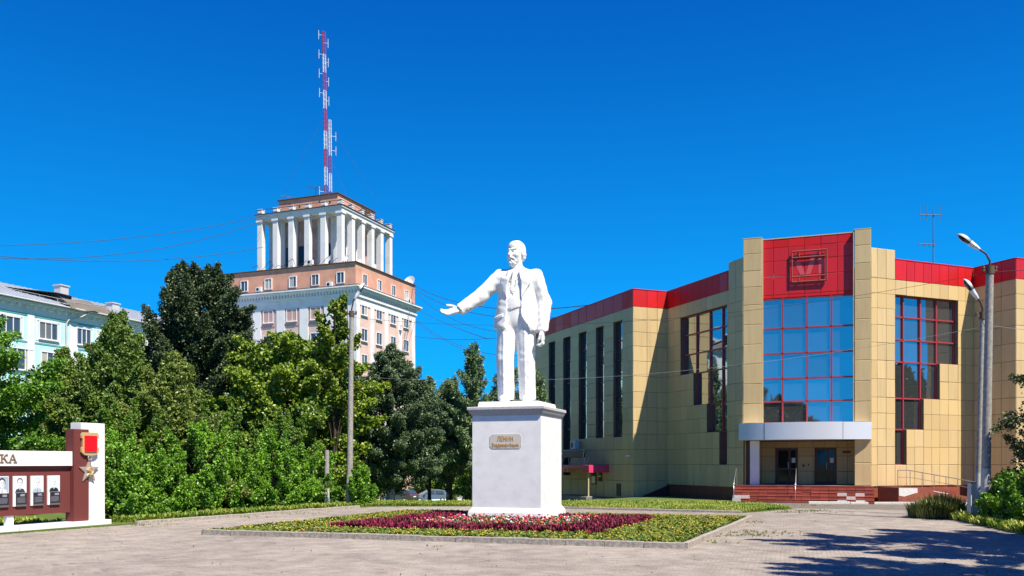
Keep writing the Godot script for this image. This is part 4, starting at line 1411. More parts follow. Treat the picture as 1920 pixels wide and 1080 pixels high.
# ---------------------------------------------------------------- honour board
func build_memorial() -> void:
	# local axes: x along the board towards its end by the hedge, z outward over the pavement
	var m := Vector2(0.3875, 0.922)
	var at := W(-13.5, 29.3)
	var tr := turn_of(m)
	var hb := thing("honour_board", "white and dark red honour board wall with portraits and raised letters", "memorial", at, tr)
	var b := MB.new()
	b.slab(Vector3(-7.0, 0.1, -0.42), Vector3(14.0, 0.2, 0.84), 0.012)
	var pl := kid(hb, "plinth", b.mesh(), M.memorial_white)
	b = MB.new()
	for x in [-3.4, -6.4, -9.4]: b.box(Vector3(x, 0.1, 0.001), Vector3(0.012, 0.195, 0.006))
	kid(pl, "joint", b.mesh(), M.concrete)
	b = MB.new()
	b.slab(Vector3(-0.58, 1.81, -0.42), Vector3(0.95, 3.22, 0.46), 0.01)
	kid(hb, "white_pillar", b.mesh(), M.memorial_white)
	b = MB.new()
	b.slab(Vector3(-1.075, 1.7, -0.33), Vector3(0.58, 3.0, 0.37), 0.01)
	kid(hb, "red_pillar", b.mesh(), M.memorial_red)
	b = MB.new()
	b.slab(Vector3(-6.9, 2.24, -0.335), Vector3(11.02, 0.46, 0.31), 0.01)
	kid(hb, "beam", b.mesh(), M.memorial_white)
	b = MB.new()
	b.slab(Vector3(-6.9, 1.255, -0.40), Vector3(11.05, 1.5, 0.2), 0.01)
	b.box(Vector3(-6.9, 1.96, -0.45), Vector3(11.05, 0.09, 0.2))
	kid(hb, "panel", b.mesh(), M.memorial_red)
	for x in [-3.45, -7.0, -10.5]:
		b = MB.new()
		b.box(Vector3(x, 0.35, -0.41), Vector3(0.22, 0.32, 0.14))
		kid(hb, "post", b.mesh(), M.memorial_white)
	# raised letters: only the end of the word stands inside the picture
	var tm := TextMesh.new()
	tm.text = "СКА"
	var fnt := SystemFont.new()
	fnt.font_names = PackedStringArray(["Droid Serif"])
	tm.font = fnt
	tm.font_size = 48
	tm.pixel_size = 0.0073
	tm.depth = 0.03
	tm.horizontal_alignment = HORIZONTAL_ALIGNMENT_RIGHT
	kid(hb, "lettering", tm, mt("letter_gold", [0.30, 0.20, 0.10], 0.45, 0.4), Transform3D(Basis.from_scale(Vector3(1.15, 1, 1)), Vector3(-3.36, 2.235, -0.166)))
	# portrait boards, printed: a picture above, lines of small print below
	var spots := [-2.01, -2.60, -3.19, -3.78, -4.37, -4.96]
	for i in spots.size():
		var names := ["last portrait board, a dark coated bust, nearest the red pillar", "second portrait board from the red pillar, a very pale bust", "third portrait board from the red pillar, a bust in a dark jacket", "fourth portrait board from the red pillar, a dark haired bust", "fifth portrait board from the red pillar", "sixth portrait board from the red pillar"]
		var pb := thing("portrait_board", names[i], "portrait board", at + Basis(Vector3.UP, tr) * Vector3(spots[i], 0.79, -0.30), tr, "portrait boards on the honour board")
		b = MB.new()
		b.slab(Vector3(0, 0.65, 0.02), Vector3(0.44, 0.52, 0.04), 0.004)
		b.box(Vector3(-0.18, 0.19, 0.02), Vector3(0.08, 0.4, 0.036))
		kid(pb, "board", b.mesh(), M.board_white)
		var q := QuadMesh.new()
		q.size = Vector2(0.42, 0.5)
		var pm := StandardMaterial3D.new()
		pm.resource_name = "print"
		pm.albedo_texture = ImageTexture.create_from_image(portrait(i))
		pm.roughness = 0.4
		kid(pb, "picture", q, pm, Transform3D(Basis.IDENTITY, Vector3(0, 0.65, 0.0425)))
		b = MB.new()
		b.slab(Vector3(0.035, 0.19, 0.035), Vector3(0.35, 0.42, 0.05), 0.004)
		kid(pb, "name_panel", b.mesh(), M.dark_metal)
		q = QuadMesh.new()
		q.size = Vector2(0.34, 0.41)
		pm = StandardMaterial3D.new()
		pm.resource_name = "print"
		pm.albedo_texture = ImageTexture.create_from_image(small_print(i))
		pm.roughness = 0.35
		kid(pb, "small_print", q, pm, Transform3D(Basis.IDENTITY, Vector3(0.035, 0.19, 0.0625)))
	medal(at + Basis(Vector3.UP, tr) * Vector3(-0.80, 2.0, -0.145), tr)

func portrait(k: int) -> Image:
	var im := Image.create(84, 100, false, Image.FORMAT_RGB8)
	var bg: Color = [Color(0.80, 0.87, 0.93), Color(0.84, 0.89, 0.92), Color(0.93, 0.95, 0.96), Color(0.62, 0.70, 0.78), Color(0.86, 0.88, 0.9), Color(0.8, 0.84, 0.88)][k]
	var coat: Color = [Color(0.12, 0.15, 0.19), Color(0.66, 0.74, 0.80), Color(0.22, 0.26, 0.32), Color(0.86, 0.88, 0.90), Color(0.3, 0.33, 0.38), Color(0.5, 0.55, 0.6)][k]
	var hair: Color = [Color(0.85, 0.87, 0.9), Color(0.74, 0.80, 0.85), Color(0.42, 0.45, 0.5), Color(0.13, 0.15, 0.19), Color(0.3, 0.3, 0.33), Color(0.2, 0.2, 0.24)][k]
	var skin := Color(0.90, 0.91, 0.92)
	var dark := Color(0.35, 0.38, 0.43)
	for y in 100:
		for x in 84:
			var c := bg
			var p := Vector2(x - 42.0, y)
			var sh := 68.0 + absf(p.x) * 0.42 + maxf(0.0, absf(p.x) - 26.0) * 1.6
			if y > sh:
				c = coat
				if absf(p.x) < (92 - y) * 0.38: c = Color(0.92, 0.93, 0.94)
				if absf(p.x) < 3 and y > 72: c = coat.darkened(0.3)
			if absf(p.x) < 10 and y > 55 and y < 74: c = skin.darkened(0.12)
			var h := Vector2(p.x / 21.0, (y - 34.0) / 27.0).length()
			if h < 1.0: c = hair
			var f := Vector2(p.x / 17.5, (y - 41.0) / 23.5).length()
			if f < 1.0: c = skin.darkened(0.10 * clampf((p.x + 6) / 18.0, 0, 1))
			for s in [-7.0, 7.0]:
				if Vector2((p.x - s) / 4.0, (y - 39.0) / 1.6).length() < 1: c = dark
				if Vector2((p.x - s) / 5.0, (y - 35.0) / 1.0).length() < 1: c = dark.lightened(0.2)
			if Vector2(p.x / 3.0, (y - 48.0) / 1.2).length() < 1: c = skin.darkened(0.3)
			if Vector2(p.x / 6.0, (y - 54.0) / 1.3).length() < 1: c = dark.lightened(0.15)
			if x < 1 or y < 1 or x > 82 or y > 98: c = Color(0.93, 0.94, 0.95)
			im.set_pixel(x, y, c)
	return im

func small_print(k: int) -> Image:
	var r := RandomNumberGenerator.new()
	r.seed = 50 + k
	var im := Image.create(72, 88, false, Image.FORMAT_RGB8)
	im.fill(Color(0.17, 0.17, 0.20))
	im.fill_rect(Rect2i(0, 76, 72, 12), Color(0.40, 0.39, 0.39))
	for i in 3: im.fill_rect(Rect2i(26 + r.randi() % 8, 8 + i * 5, 34 - r.randi() % 6, 3), Color(0.72, 0.73, 0.76))
	for i in 9:
		var x := 6
		while x < 62:
			var w := 3 + r.randi() % 7
			im.fill_rect(Rect2i(x, 30 + i * 4, mini(w, 64 - x), 2), Color(0.55, 0.56, 0.60))
			x += w + 2
	return im

# gold star medal: red ribbon plate in a gilt frame, ring, star with the crossed hammer and sickle
func medal(at: Vector3, tr: float) -> void:
	var md := thing("star_medal", "large star medal with a red ribbon plate fixed across the two pillars", "medal", at, tr)
	var b := MB.new()
	var fr := PackedVector2Array()
	for q in [[-0.34, 1.02], [-0.27, 1.10], [0.27, 1.10], [0.34, 1.02], [0.34, 0.92], [0.29, 0.88], [0.29, 0.62], [0.34, 0.58], [0.34, 0.46], [0.22, 0.36], [0.06, 0.34], [-0.06, 0.34], [-0.22, 0.36], [-0.34, 0.46], [-0.34, 0.58], [-0.29, 0.62], [-0.29, 0.88], [-0.34, 0.92]]: fr.append(Vector2(q[0], q[1]))
	b.prism(fr, 0.02, 0.09)
	var f := kid(md, "ribbon_frame", b.mesh(), M.medal_gold)
	b = MB.new()
	b.slab(Vector3(0, 0.735, 0.10), Vector3(0.47, 0.52, 0.06), 0.01)
	kid(f, "ribbon", b.mesh(), M.enamel_red)
	b = MB.new()
	for i in 16:
		var a0 := TAU * i / 16
		var a1 := TAU * (i + 1) / 16
		b.bar(Vector3(cos(a0) * 0.075, 0.27 + sin(a0) * 0.075, 0.07), Vector3(cos(a1) * 0.075, 0.27 + sin(a1) * 0.075, 0.07), 0.018)
	kid(md, "ring", b.mesh(), M.medal_silver)
	# faceted star
	b = MB.new()
	var c := Vector3(0, -0.16, 0.10)
	var pts := []
	for i in 10:
		var a := PI / 2 + TAU * i / 10
		var r := 0.42 if i % 2 == 0 else 0.17
		pts.append(Vector3(cos(a) * r, -0.16 + sin(a) * r, 0.035))
	for i in 10:
		b.tri(c, pts[i], pts[(i + 1) % 10])
		var p0: Vector3 = pts[i]
		var p1: Vector3 = pts[(i + 1) % 10]
		b.quad(p0 - Vector3(0, 0, 0.03), p1 - Vector3(0, 0, 0.03), p1, p0)
	var st := kid(md, "star", b.mesh(), M.medal_silver)
	b = MB.new()
	var arc := []
	for i in 13:
		var a := lerpf(-2.1, 1.75, i / 12.0)
		arc.append(Vector3(-0.01 + cos(a) * 0.12, -0.16 + sin(a) * 0.12, 0.085))
	b.tube(arc, [0.03, 0.03, 0.034, 0.036, 0.036, 0.034, 0.03, 0.028, 0.024, 0.02, 0.016, 0.012, 0.006], 6)
	b.bar(Vector3(-0.065, -0.26, 0.085), Vector3(-0.12, -0.31, 0.08), 0.026)
	b.tube([Vector3(0.10, -0.30, 0.09), Vector3(-0.06, -0.11, 0.1)], [0.026], 6)
	b.box(Vector3(-0.06, -0.10, 0.1), Vector3(0.14, 0.07, 0.05), Basis(Vector3.BACK, 0.85))
	kid(st, "hammer_and_sickle", b.mesh(), M.medal_gold)

# ---------------------------------------------------------------- pedestal and statue
func build_pedestal_and_statue() -> void:
	# x along the face with the plaque, z outward from it
	var fd := Vector2(0.949, -0.316)
	var corner := Vector2(1.007, 30.4)
	var c := corner - fd * 1.28 + Vector2(0.316, 0.949) * 1.375
	var at := W(c.x, c.y)
	var tr := turn_of(fd)
	var pd := thing("pedestal", "white painted square pedestal with a moulded top and a small plaque", "pedestal", at, tr)
	var b := MB.new()
	b.hexa(Vector3(0, 2.05, 0), Vector3(2.56, 3.5, 2.75), Vector3(2.56, 3.5, 2.75))
	kid(pd, "shaft", b.mesh(), M.white_paint)
	b = MB.new()
	b.hexa(Vector3(0, 0.16, 0), Vector3(2.86, 0.36, 3.05), Vector3(2.80, 0.36, 2.99))
	b.hexa(Vector3(0, 0.42, 0), Vector3(2.80, 0.16, 2.99), Vector3(2.58, 0.16, 2.77))
	kid(pd, "base", b.mesh(), M.white_paint)
	b = MB.new()
	b.hexa(Vector3(0, 3.82, 0), Vector3(2.60, 0.08, 2.79), Vector3(2.68, 0.08, 2.87))
	b.hexa(Vector3(0, 3.93, 0), Vector3(2.70, 0.14, 2.89), Vector3(2.84, 0.14, 3.03))
	b.slab(Vector3(0, 4.05, 0), Vector3(2.86, 0.1, 3.05), 0.02)
	kid(pd, "cornice", b.mesh(), M.cornice_grey)
	# plaque: stone tablet with clipped corners and raised gold letters
	b = MB.new()
	var pl := PackedVector2Array()
	for q in [[-0.59, -0.17], [-0.51, -0.25], [0.51, -0.25], [0.59, -0.17], [0.59, 0.18], [0.51, 0.26], [-0.51, 0.26], [-0.59, 0.18]]: pl.append(Vector2(q[0], q[1]))
	b.prism(pl, 0, 0.012)
	var pq := kid(pd, "plaque", b.mesh(), M.plaque_stone, Transform3D(Basis.IDENTITY, Vector3(-0.02, 2.86, 1.377)))
	var fnt := SystemFont.new()
	fnt.font_names = PackedStringArray(["Droid Sans"])
	fnt.font_weight = 500
	for q in [["ЛЕНИН", 56, 0.105, 0.0, 0.74], ["Владимир-Ильич", 46, -0.115, 0.0, 0.60]]:
		var tm := TextMesh.new()
		tm.text = q[0]
		tm.font = fnt
		tm.font_size = q[1]
		tm.pixel_size = 0.0041
		tm.depth = 0.014
		tm.uppercase = false
		kid(pq, "lettering", tm, M.gold, Transform3D(Basis.from_scale(Vector3(q[4] * 1.1, 1.0, 1.0)), Vector3(0, q[2], 0.018)))
	# the statue stands on its own thin plinth
	var st := thing("statue", "white statue of a bearded man in an open coat, one arm held out", "statue", at + Vector3(0, 4.1, 0), tr)
	b = MB.new()
	b.hexa(Vector3(0, 0.1, 0.02), Vector3(2.28, 0.2, 2.4), Vector3(2.2, 0.2, 2.3))
	kid(st, "plinth", b.mesh(), M.statue_paint)
	var fig := MB.new()
	net(fig, figure, Vector3(-0.62, -0.01, -0.34), Vector3(0.47, 1.62, 0.46), 0.0115)
	net(fig, head, Vector3(-0.17, 1.47, -0.15), Vector3(0.15, 1.86, 0.22), 0.0048)
	net(fig, open_hand, Vector3(-0.96, 0.82, 0.08), Vector3(-0.48, 1.2, 0.52), 0.0048)
	net(fig, hanging_hand, Vector3(0.19, 0.56, -0.06), Vector3(0.41, 0.88, 0.2), 0.0048)
	var s := 3.27
	kid(st, "figure", fig.mesh(), M.statue_paint, Transform3D(Basis(Vector3.UP, 0.13) * Basis.from_scale(Vector3.ONE * s), Vector3(0.02, 0.2, 0.22)))

# surface nets: one vertex in each cell the surface crosses, one quad round each crossed edge
func net(out: MB, f: Callable, lo: Vector3, hi: Vector3, h: float) -> void:
	var B := 6
	var n := Vector3i(((hi - lo) / (h * B)).ceil())
	var val := {}
	var reach := h * B * 0.87 + h
	var W1 := n.x * B + 2
	var H1 := n.y * B + 2
	var blocks := []
	for bz in n.z:
		for by in n.y:
			for bx in n.x:
				var c := lo + Vector3(bx + 0.5, by + 0.5, bz + 0.5) * (h * B)
				var d: float = f.call(c)
				if absf(d) < reach * 1.45: blocks.append(Vector3i(bx, by, bz) * B)
	for o: Vector3i in blocks:
		for z in B + 1:
			for y in B + 1:
				for x in B + 1:
					var k := (o.x + x) + W1 * ((o.y + y) + H1 * (o.z + z))
					if not val.has(k): val[k] = f.call(lo + Vector3(o.x + x, o.y + y, o.z + z) * h)
	var off := []
	for i in 8: off.append((i & 1) + W1 * (((i >> 1) & 1) + H1 * ((i >> 2) & 1)))
	var edges := [[0, 1], [2, 3], [4, 5], [6, 7], [0, 2], [1, 3], [4, 6], [5, 7], [0, 4], [1, 5], [2, 6], [3, 7]]
	var vert := {}
	for o: Vector3i in blocks:
		for z in B:
			for y in B:
				for x in B:
					var k := (o.x + x) + W1 * ((o.y + y) + H1 * (o.z + z))
					var g := []
					var inside := 0
					for i in 8:
						var v: float = val[k + off[i]]
						g.append(v)
						if v < 0: inside += 1
					if inside == 0 or inside == 8: continue
					var s := Vector3.ZERO
					var m := 0
					for e in edges:
						var a: float = g[e[0]]
						var c: float = g[e[1]]
						if (a < 0) == (c < 0): continue
						var t := a / (a - c)
						var pa := Vector3(e[0] & 1, (e[0] >> 1) & 1, (e[0] >> 2) & 1)
						var pb := Vector3(e[1] & 1, (e[1] >> 1) & 1, (e[1] >> 2) & 1)
						s += pa.lerp(pb, t)
						m += 1
					vert[k] = lo + (Vector3(o.x + x, o.y + y, o.z + z) + s / m) * h
	var nrm := {}
	var e2 := h * 0.6
	for k in vert:
		var p: Vector3 = vert[k]
		var d: float = f.call(p)
		nrm[k] = Vector3(f.call(p + Vector3(e2, 0, 0)) - d, f.call(p + Vector3(0, e2, 0)) - d, f.call(p + Vector3(0, 0, e2)) - d).normalized()
	var step := [1, W1, W1 * H1]
	for k in vert:
		var a: float = val[k]
		for ax in 3:
			var k2: int = k + step[ax]
			var c: float = val[k2]
			if (a < 0) == (c < 0): continue
			var s1: int = step[(ax + 1) % 3]
			var s2: int = step[(ax + 2) % 3]
			var q := [k, k - s1, k - s1 - s2, k - s2]
			if not (vert.has(q[1]) and vert.has(q[2]) and vert.has(q[3])): continue
			if a >= 0: q = [q[3], q[2], q[1], q[0]]
			out.trin(vert[q[0]], vert[q[1]], vert[q[2]], nrm[q[0]], nrm[q[1]], nrm[q[2]])
			out.trin(vert[q[0]], vert[q[2]], vert[q[3]], nrm[q[0]], nrm[q[2]], nrm[q[3]])

func smin(a: float, b: float, k: float) -> float:
	var h := maxf(k - absf(a - b), 0.0) / k
	return minf(a, b) - h * h * k * 0.25
func capd(p: Vector3, a: Vector3, b: Vector3, ra: float, r2: float) -> float:
	var ba := b - a
	var t := clampf((p - a).dot(ba) / ba.length_squared(), 0.0, 1.0)
	return (p - a - ba * t).length() - lerpf(ra, r2, t)
func elld(p: Vector3, c: Vector3, r: Vector3) -> float:
	var q := p - c
	var k0 := (q / r).length()
	var k1 := (q / (r * r)).length()
	return k0 * (k0 - 1.0) / maxf(k1, 1e-6)
func boxd(p: Vector3, c: Vector3, s: Vector3, r: float) -> float:
	var q := (p - c).abs() - s + Vector3.ONE * r
	return q.max(Vector3.ZERO).length() + minf(maxf(q.x, maxf(q.y, q.z)), 0.0) - r

# body in human metres: x to the viewer's right, y up, z towards the viewer
func figure(p: Vector3) -> float:
	var y := p.y
	var folds := 0.003 * sin(p.x * 31.0 + y * 17.0 + 1.5 * sin(y * 23.0)) * sin(y * 29.0 - p.z * 19.0 + p.x * 9.0)
	var d := 10.0
	if y < 1.05:
		# trousers, one leg a little forward, and shoes
		var l := capd(p, Vector3(-0.098, 0.9, 0.0), Vector3(-0.125, 0.47, 0.05), 0.125, 0.098)
		l = minf(l, capd(p, Vector3(-0.125, 0.47, 0.05), Vector3(-0.118, 0.07, 0.02), 0.1, 0.094))
		var r := capd(p, Vector3(0.098, 0.9, 0.0), Vector3(0.112, 0.47, 0.015), 0.125, 0.096)
		r = minf(r, capd(p, Vector3(0.112, 0.47, 0.015), Vector3(0.118, 0.07, -0.03), 0.098, 0.094))
		d = smin(l, r, 0.03)
		# pressed creases down the fronts
		if y < 0.78:
			d -= 0.010 * maxf(0.0, 1.0 - absf(p.x + 0.122) / 0.022) * (1.0 if p.z > 0.03 else 0.0)
			d -= 0.010 * maxf(0.0, 1.0 - absf(p.x - 0.114) / 0.022) * (1.0 if p.z > 0.0 else 0.0)
		d += folds * 0.8
		d = maxf(d, 0.035 - y)
		d = minf(d, elld(p, Vector3(-0.125, 0.03, 0.10), Vector3(0.055, 0.055, 0.15)))
		d = minf(d, elld(p, Vector3(0.128, 0.03, 0.055), Vector3(0.055, 0.055, 0.15)))
		d = maxf(d, -y)
	if y > 0.6:
		# shirt, waistcoat and hips
		var t := elld(p, Vector3(0, 1.25, 0.0), Vector3(0.19, 0.3, 0.108))
		t = smin(t, elld(p, Vector3(0, 1.03, 0.015), Vector3(0.175, 0.2, 0.112)), 0.08)
		t = smin(t, elld(p, Vector3(0, 0.9, 0.0), Vector3(0.18, 0.14, 0.118)), 0.06)
		# waistcoat: thicker above its pointed lower edge
		var hem := 1.03 + 0.25 * absf(p.x + 0.035)
		if y > hem and y < 1.42 and absf(p.x + 0.03) > (y - 1.16) * 0.22: t -= 0.012
		t = minf(t, capd(p, Vector3(-0.02, 1.46, 0.075), Vector3(-0.03, 1.24, 0.108), 0.018, 0.026))
		for i in 4:
			t = minf(t, (p - Vector3(-0.032, 1.22 - i * 0.055, 0.122 - 0.002 * i)).length() - 0.011)
		d = smin(d, t, 0.015)
		# coat: a shell with an open front
		var q := Vector3(p.x, y, p.z * 1.42)
		var j := capd(q, Vector3(0.0, 1.30, -0.01), Vector3(0.0, 0.84, 0.0), 0.20, 0.262)
		var sh := elld(p, Vector3(0, 1.365, -0.015), Vector3(0.255, 0.14, 0.13))
		j = smin(j * 0.8, sh, 0.07)
		var hem2 := 0.795 + (0.035 if p.x < 0 else 0.0) + 0.012 * sin(p.x * 22.0 + p.z * 14.0) + 0.05 * smoothstep(0.10, 0.02, p.x) * (1.0 if p.x > 0 else 0.0)
		j = maxf(j, hem2 - y)
		j += folds
		var eL := -0.085 + 0.06 * smoothstep(1.25, 1.50, y) - 0.02 * smoothstep(1.0, 0.82, y)
		var eR := 0.075 + 0.09 * smoothstep(0.98, 0.8, y) - 0.035 * smoothstep(1.3, 1.5, y)
		if p.z > -0.02:
			# lapels: a raised band beside the edge, widest at the notch
			var lw := 0.095 * smoothstep(1.12, 1.36, y) * (1.0 - 0.5 * smoothstep(1.39, 1.40, y))
			if y < 1.47 and lw > 0.004: j -= 0.017 * maxf(smoothstep(eL - lw - 0.006, eL - lw + 0.006, p.x) * (1.0 if p.x < eL else 0.0), smoothstep(eR + lw + 0.006, eR + lw - 0.006, p.x) * (1.0 if p.x > eR else 0.0))
			# flared pocket flap
			j -= 0.012 * smoothstep(0.066, 0.054, absf(p.x + 0.19)) * smoothstep(0.028, 0.014, absf(y - 0.99 - p.x * 0.2))
		var gap := maxf(maxf(eL - p.x, p.x - eR), -0.01 - p.z)
		j = maxf(j, -gap)
		d = smin(d, j, 0.006)
		# sleeves
		var ra := capd(p, Vector3(-0.20, 1.425, -0.01), Vector3(-0.405, 1.185, 0.09), 0.08, 0.08)
		ra = smin(ra, capd(p, Vector3(-0.405, 1.185, 0.09), Vector3(-0.60, 1.025, 0.235), 0.082, 0.066), 0.03)
		var rd := Vector3(-0.72, -0.59, 0.36)
		ra = maxf(ra, (p - Vector3(-0.605, 1.022, 0.238)).dot(rd.normalized()))
		ra += 0.0035 * sin((p.x - p.y) * 34.0 + p.z * 25.0) * sin(p.x * 48.0 + y * 37.0 + p.z * 20.0)
		d = smin(d, ra, 0.06)
		var la := capd(p, Vector3(0.215, 1.42, -0.015), Vector3(0.30, 1.12, -0.05), 0.08, 0.078)
		la = smin(la, capd(p, Vector3(0.305, 1.12, -0.05), Vector3(0.30, 0.80, 0.055), 0.084, 0.064), 0.03)
		la = maxf(la, 0.79 - y - (p.z - 0.05) * 0.2)
		la += 0.0032 * sin(y * 45.0 + p.x * 40.0 + 2.0 * sin(p.z * 30.0)) * sin(p.x * 45.0 - y * 22.0 + p.z * 40.0)
		d = smin(d, la, 0.03)
		# neck and collar
		d = smin(d, capd(p, Vector3(0, 1.42, -0.02), Vector3(0.0, 1.6, 0.01), 0.068, 0.06), 0.02)
		var col := capd(p, Vector3(0, 1.47, -0.012), Vector3(0, 1.515, -0.005), 0.088, 0.074)
		d = minf(d, maxf(col, y - 1.535 - p.z * 0.15))
	return d

# head turned towards the held-out arm
func head(w: Vector3) -> float:
	var p := Basis(Vector3.UP, 0.50) * (w - Vector3(-0.003, 1.672, 0.012)) / 1.08
	var s := Vector3(absf(p.x), p.y, p.z)
	var d := elld(p, Vector3(0, 0.035, -0.018), Vector3(0.079, 0.104, 0.102))
	d = smin(d, elld(p, Vector3(0, -0.045, 0.025), Vector3(0.064, 0.082, 0.07)), 0.035)
	d = smin(d, elld(s, Vector3(0.04, -0.025, 0.058), Vector3(0.03, 0.028, 0.03)), 0.025)
	# forehead, brows, sockets, eyes
	d = smin(d, elld(p, Vector3(0, 0.065, 0.045), Vector3(0.06, 0.05, 0.044)), 0.03)
	d = -smin(-d, elld(s, Vector3(0.031, 0.008, 0.098), Vector3(0.022, 0.015, 0.024)), 0.012)
	d = smin(d, (s - Vector3(0.03, 0.007, 0.072)).length() - 0.013, 0.004)
	d = smin(d, capd(s, Vector3(0.012, 0.027, 0.094), Vector3(0.052, 0.036, 0.07), 0.010, 0.007), 0.008)
	# nose
	d = smin(d, capd(p, Vector3(0, 0.022, 0.088), Vector3(0, -0.028, 0.116), 0.009, 0.0145), 0.012)
	d = smin(d, elld(s, Vector3(0.014, -0.031, 0.1), Vector3(0.010, 0.009, 0.012)), 0.006)
	# moustache, lip, beard
	d = minf(d, capd(s, Vector3(0.006, -0.05, 0.104), Vector3(0.043, -0.073, 0.078), 0.014, 0.008) + 0.002 * sin(p.x * 300.0))
	d = -smin(-d, elld(p, Vector3(0, -0.072, 0.103), Vector3(0.03, 0.007, 0.016)), 0.004)
	var bd := elld(p, Vector3(0, -0.105, 0.066), Vector3(0.037, 0.043, 0.037))
	bd = smin(bd, capd(s, Vector3(0.022, -0.09, 0.062), Vector3(0.05, -0.07, 0.04), 0.016, 0.008), 0.025)
	bd += 0.0028 * sin(p.x * 170.0 + 3.0 * sin(p.y * 60.0)) + 0.002 * sin(p.y * 190.0 + p.x * 80.0)
	d = smin(d, bd, 0.010)
	# ears
	var er := elld(s, Vector3(0.081, -0.004, -0.012), Vector3(0.013, 0.036, 0.022))
	er = -smin(-er, (s - Vector3(0.093, 0.0, -0.008)).length() - 0.011, 0.005)
	d = smin(d, er, 0.006)
	# hair at the back and over the ears
	d = smin(d, elld(p, Vector3(0, -0.01, -0.052), Vector3(0.074, 0.075, 0.066)) + 0.002 * sin(p.y * 160.0 + p.x * 90.0), 0.01)
	d = smin(d, capd(w, Vector3(0, 1.48, 0.0), Vector3(0.0, 1.62, 0.012), 0.058, 0.062) / 1.08, 0.02)
	return d * 1.08

func finger(p: Vector3, d: float, pts: Array, r: float) -> float:
	for i in pts.size() - 1: d = smin(d, capd(p, pts[i], pts[i + 1], r * (1.0 - 0.1 * i), r * (0.9 - 0.1 * i)), 0.004)
	return d

func open_hand(p: Vector3) -> float:
	var w := Vector3(-0.60, 1.026, 0.236)
	var D := Vector3(-0.90, -0.26, 0.35).normalized()
	var N := Vector3(-0.12, 0.70, 0.70)
	N = (N - D * N.dot(D)).normalized()
	var A := D.cross(N).normalized()
	if A.y < 0: A = -A
	var q := Vector3((p - w).dot(A), (p - w).dot(N), (p - w).dot(D)) / 1.14
	var d := capd(q, Vector3(0, 0, -0.07), Vector3(0, 0, 0.01), 0.036, 0.033)
	d = smin(d, boxd(q, Vector3(0.0, 0, 0.055), Vector3(0.044, 0.019, 0.05), 0.016), 0.02)
	var fl := [[-0.033, 0.062], [-0.011, 0.078], [0.012, 0.083], [0.034, 0.074]]
	var best := d
	for f in fl:
		var x: float = f[0]
		var L: float = f[1]
		best = smin(best, finger(q, 10.0, [Vector3(x, 0.0, 0.09), Vector3(x * 1.12, 0.004, 0.10 + L * 0.45), Vector3(x * 1.18, 0.014, 0.10 + L * 0.78), Vector3(x * 1.2, 0.026, 0.10 + L)], 0.0115), 0.006)
	best = smin(best, finger(q, 10.0, [Vector3(0.03, 0.0, 0.012), Vector3(0.066, 0.014, 0.045), Vector3(0.088, 0.02, 0.075), Vector3(0.098, 0.024, 0.10)], 0.0145), 0.012)
	return best * 1.14

func hanging_hand(p: Vector3) -> float:
	var w := Vector3(0.300, 0.80, 0.058)
	var q := (p - w) / 1.16
	# q.y down the hand; the palm faces the thigh (-x), thumb forward (+z)
	var d := capd(q, Vector3(0, 0.05, 0), Vector3(0, -0.01, 0), 0.036, 0.032)
	d = smin(d, boxd(q, Vector3(0.0, -0.055, 0.004), Vector3(0.020, 0.05, 0.044), 0.016), 0.02)
	for f in [[-0.032, 0.060], [-0.010, 0.074], [0.013, 0.078], [0.036, 0.070]]:
		var z: float = f[0]
		var L: float = f[1]
		d = smin(d, finger(q, 10.0, [Vector3(0.004, -0.095, z), Vector3(0.004, -0.10 - L * 0.42, z + 0.004), Vector3(-0.022, -0.10 - L * 0.66, z + 0.004), Vector3(-0.048, -0.10 - L * 0.55, z + 0.002)], 0.0118), 0.006)
	d = smin(d, finger(q, 10.0, [Vector3(-0.004, -0.02, 0.034), Vector3(-0.014, -0.055, 0.058), Vector3(-0.026, -0.095, 0.058), Vector3(-0.036, -0.118, 0.046)], 0.0135), 0.01)
	return d * 1.16

# ---------------------------------------------------------------- trees and shrubs
func leaf_spray(n: int, size: float, seed_: int, long := 1.0, needle := false) -> ArrayMesh:
	var r := RandomNumberGenerator.new()
	r.seed = seed_
	var b := MB.new()
	for i in n:
		var d := Vector3(r.randfn(), r.randfn() * 0.8 + 0.25, r.randfn()).normalized()
		var o := d * r.randf_range(0.25, 1.0)
		var t := (d + Vector3(r.randfn(), r.randfn(), r.randfn()) * (0.25 if needle else 0.75) + Vector3(0, -0.25, 0)).normalized()
		var s := t.cross(Vector3(r.randfn(), r.randfn(), r.randfn())).normalized()
		var nn := s.cross(t)
		var L := size * r.randf_range(0.7, 1.25) * long
		var w := size * r.randf_range(0.7, 1.2) * (0.16 if needle else 0.5)
		var p0 := o - t * L * 0.5
		var p1 := o + t * L * 0.5
		var e0 := o + s * w - nn * w * 0.25 - t * L * 0.08
		var e1 := o - s * w - nn * w * 0.25 - t * L * 0.08
		b.col = Color.WHITE * r.randf_range(0.82, 1.18)
		b.col.a = 1.0
		b.tri(p0, e0, p1)
		b.tri(p0, p1, e1)
	return b.mesh()

var sprays := {}

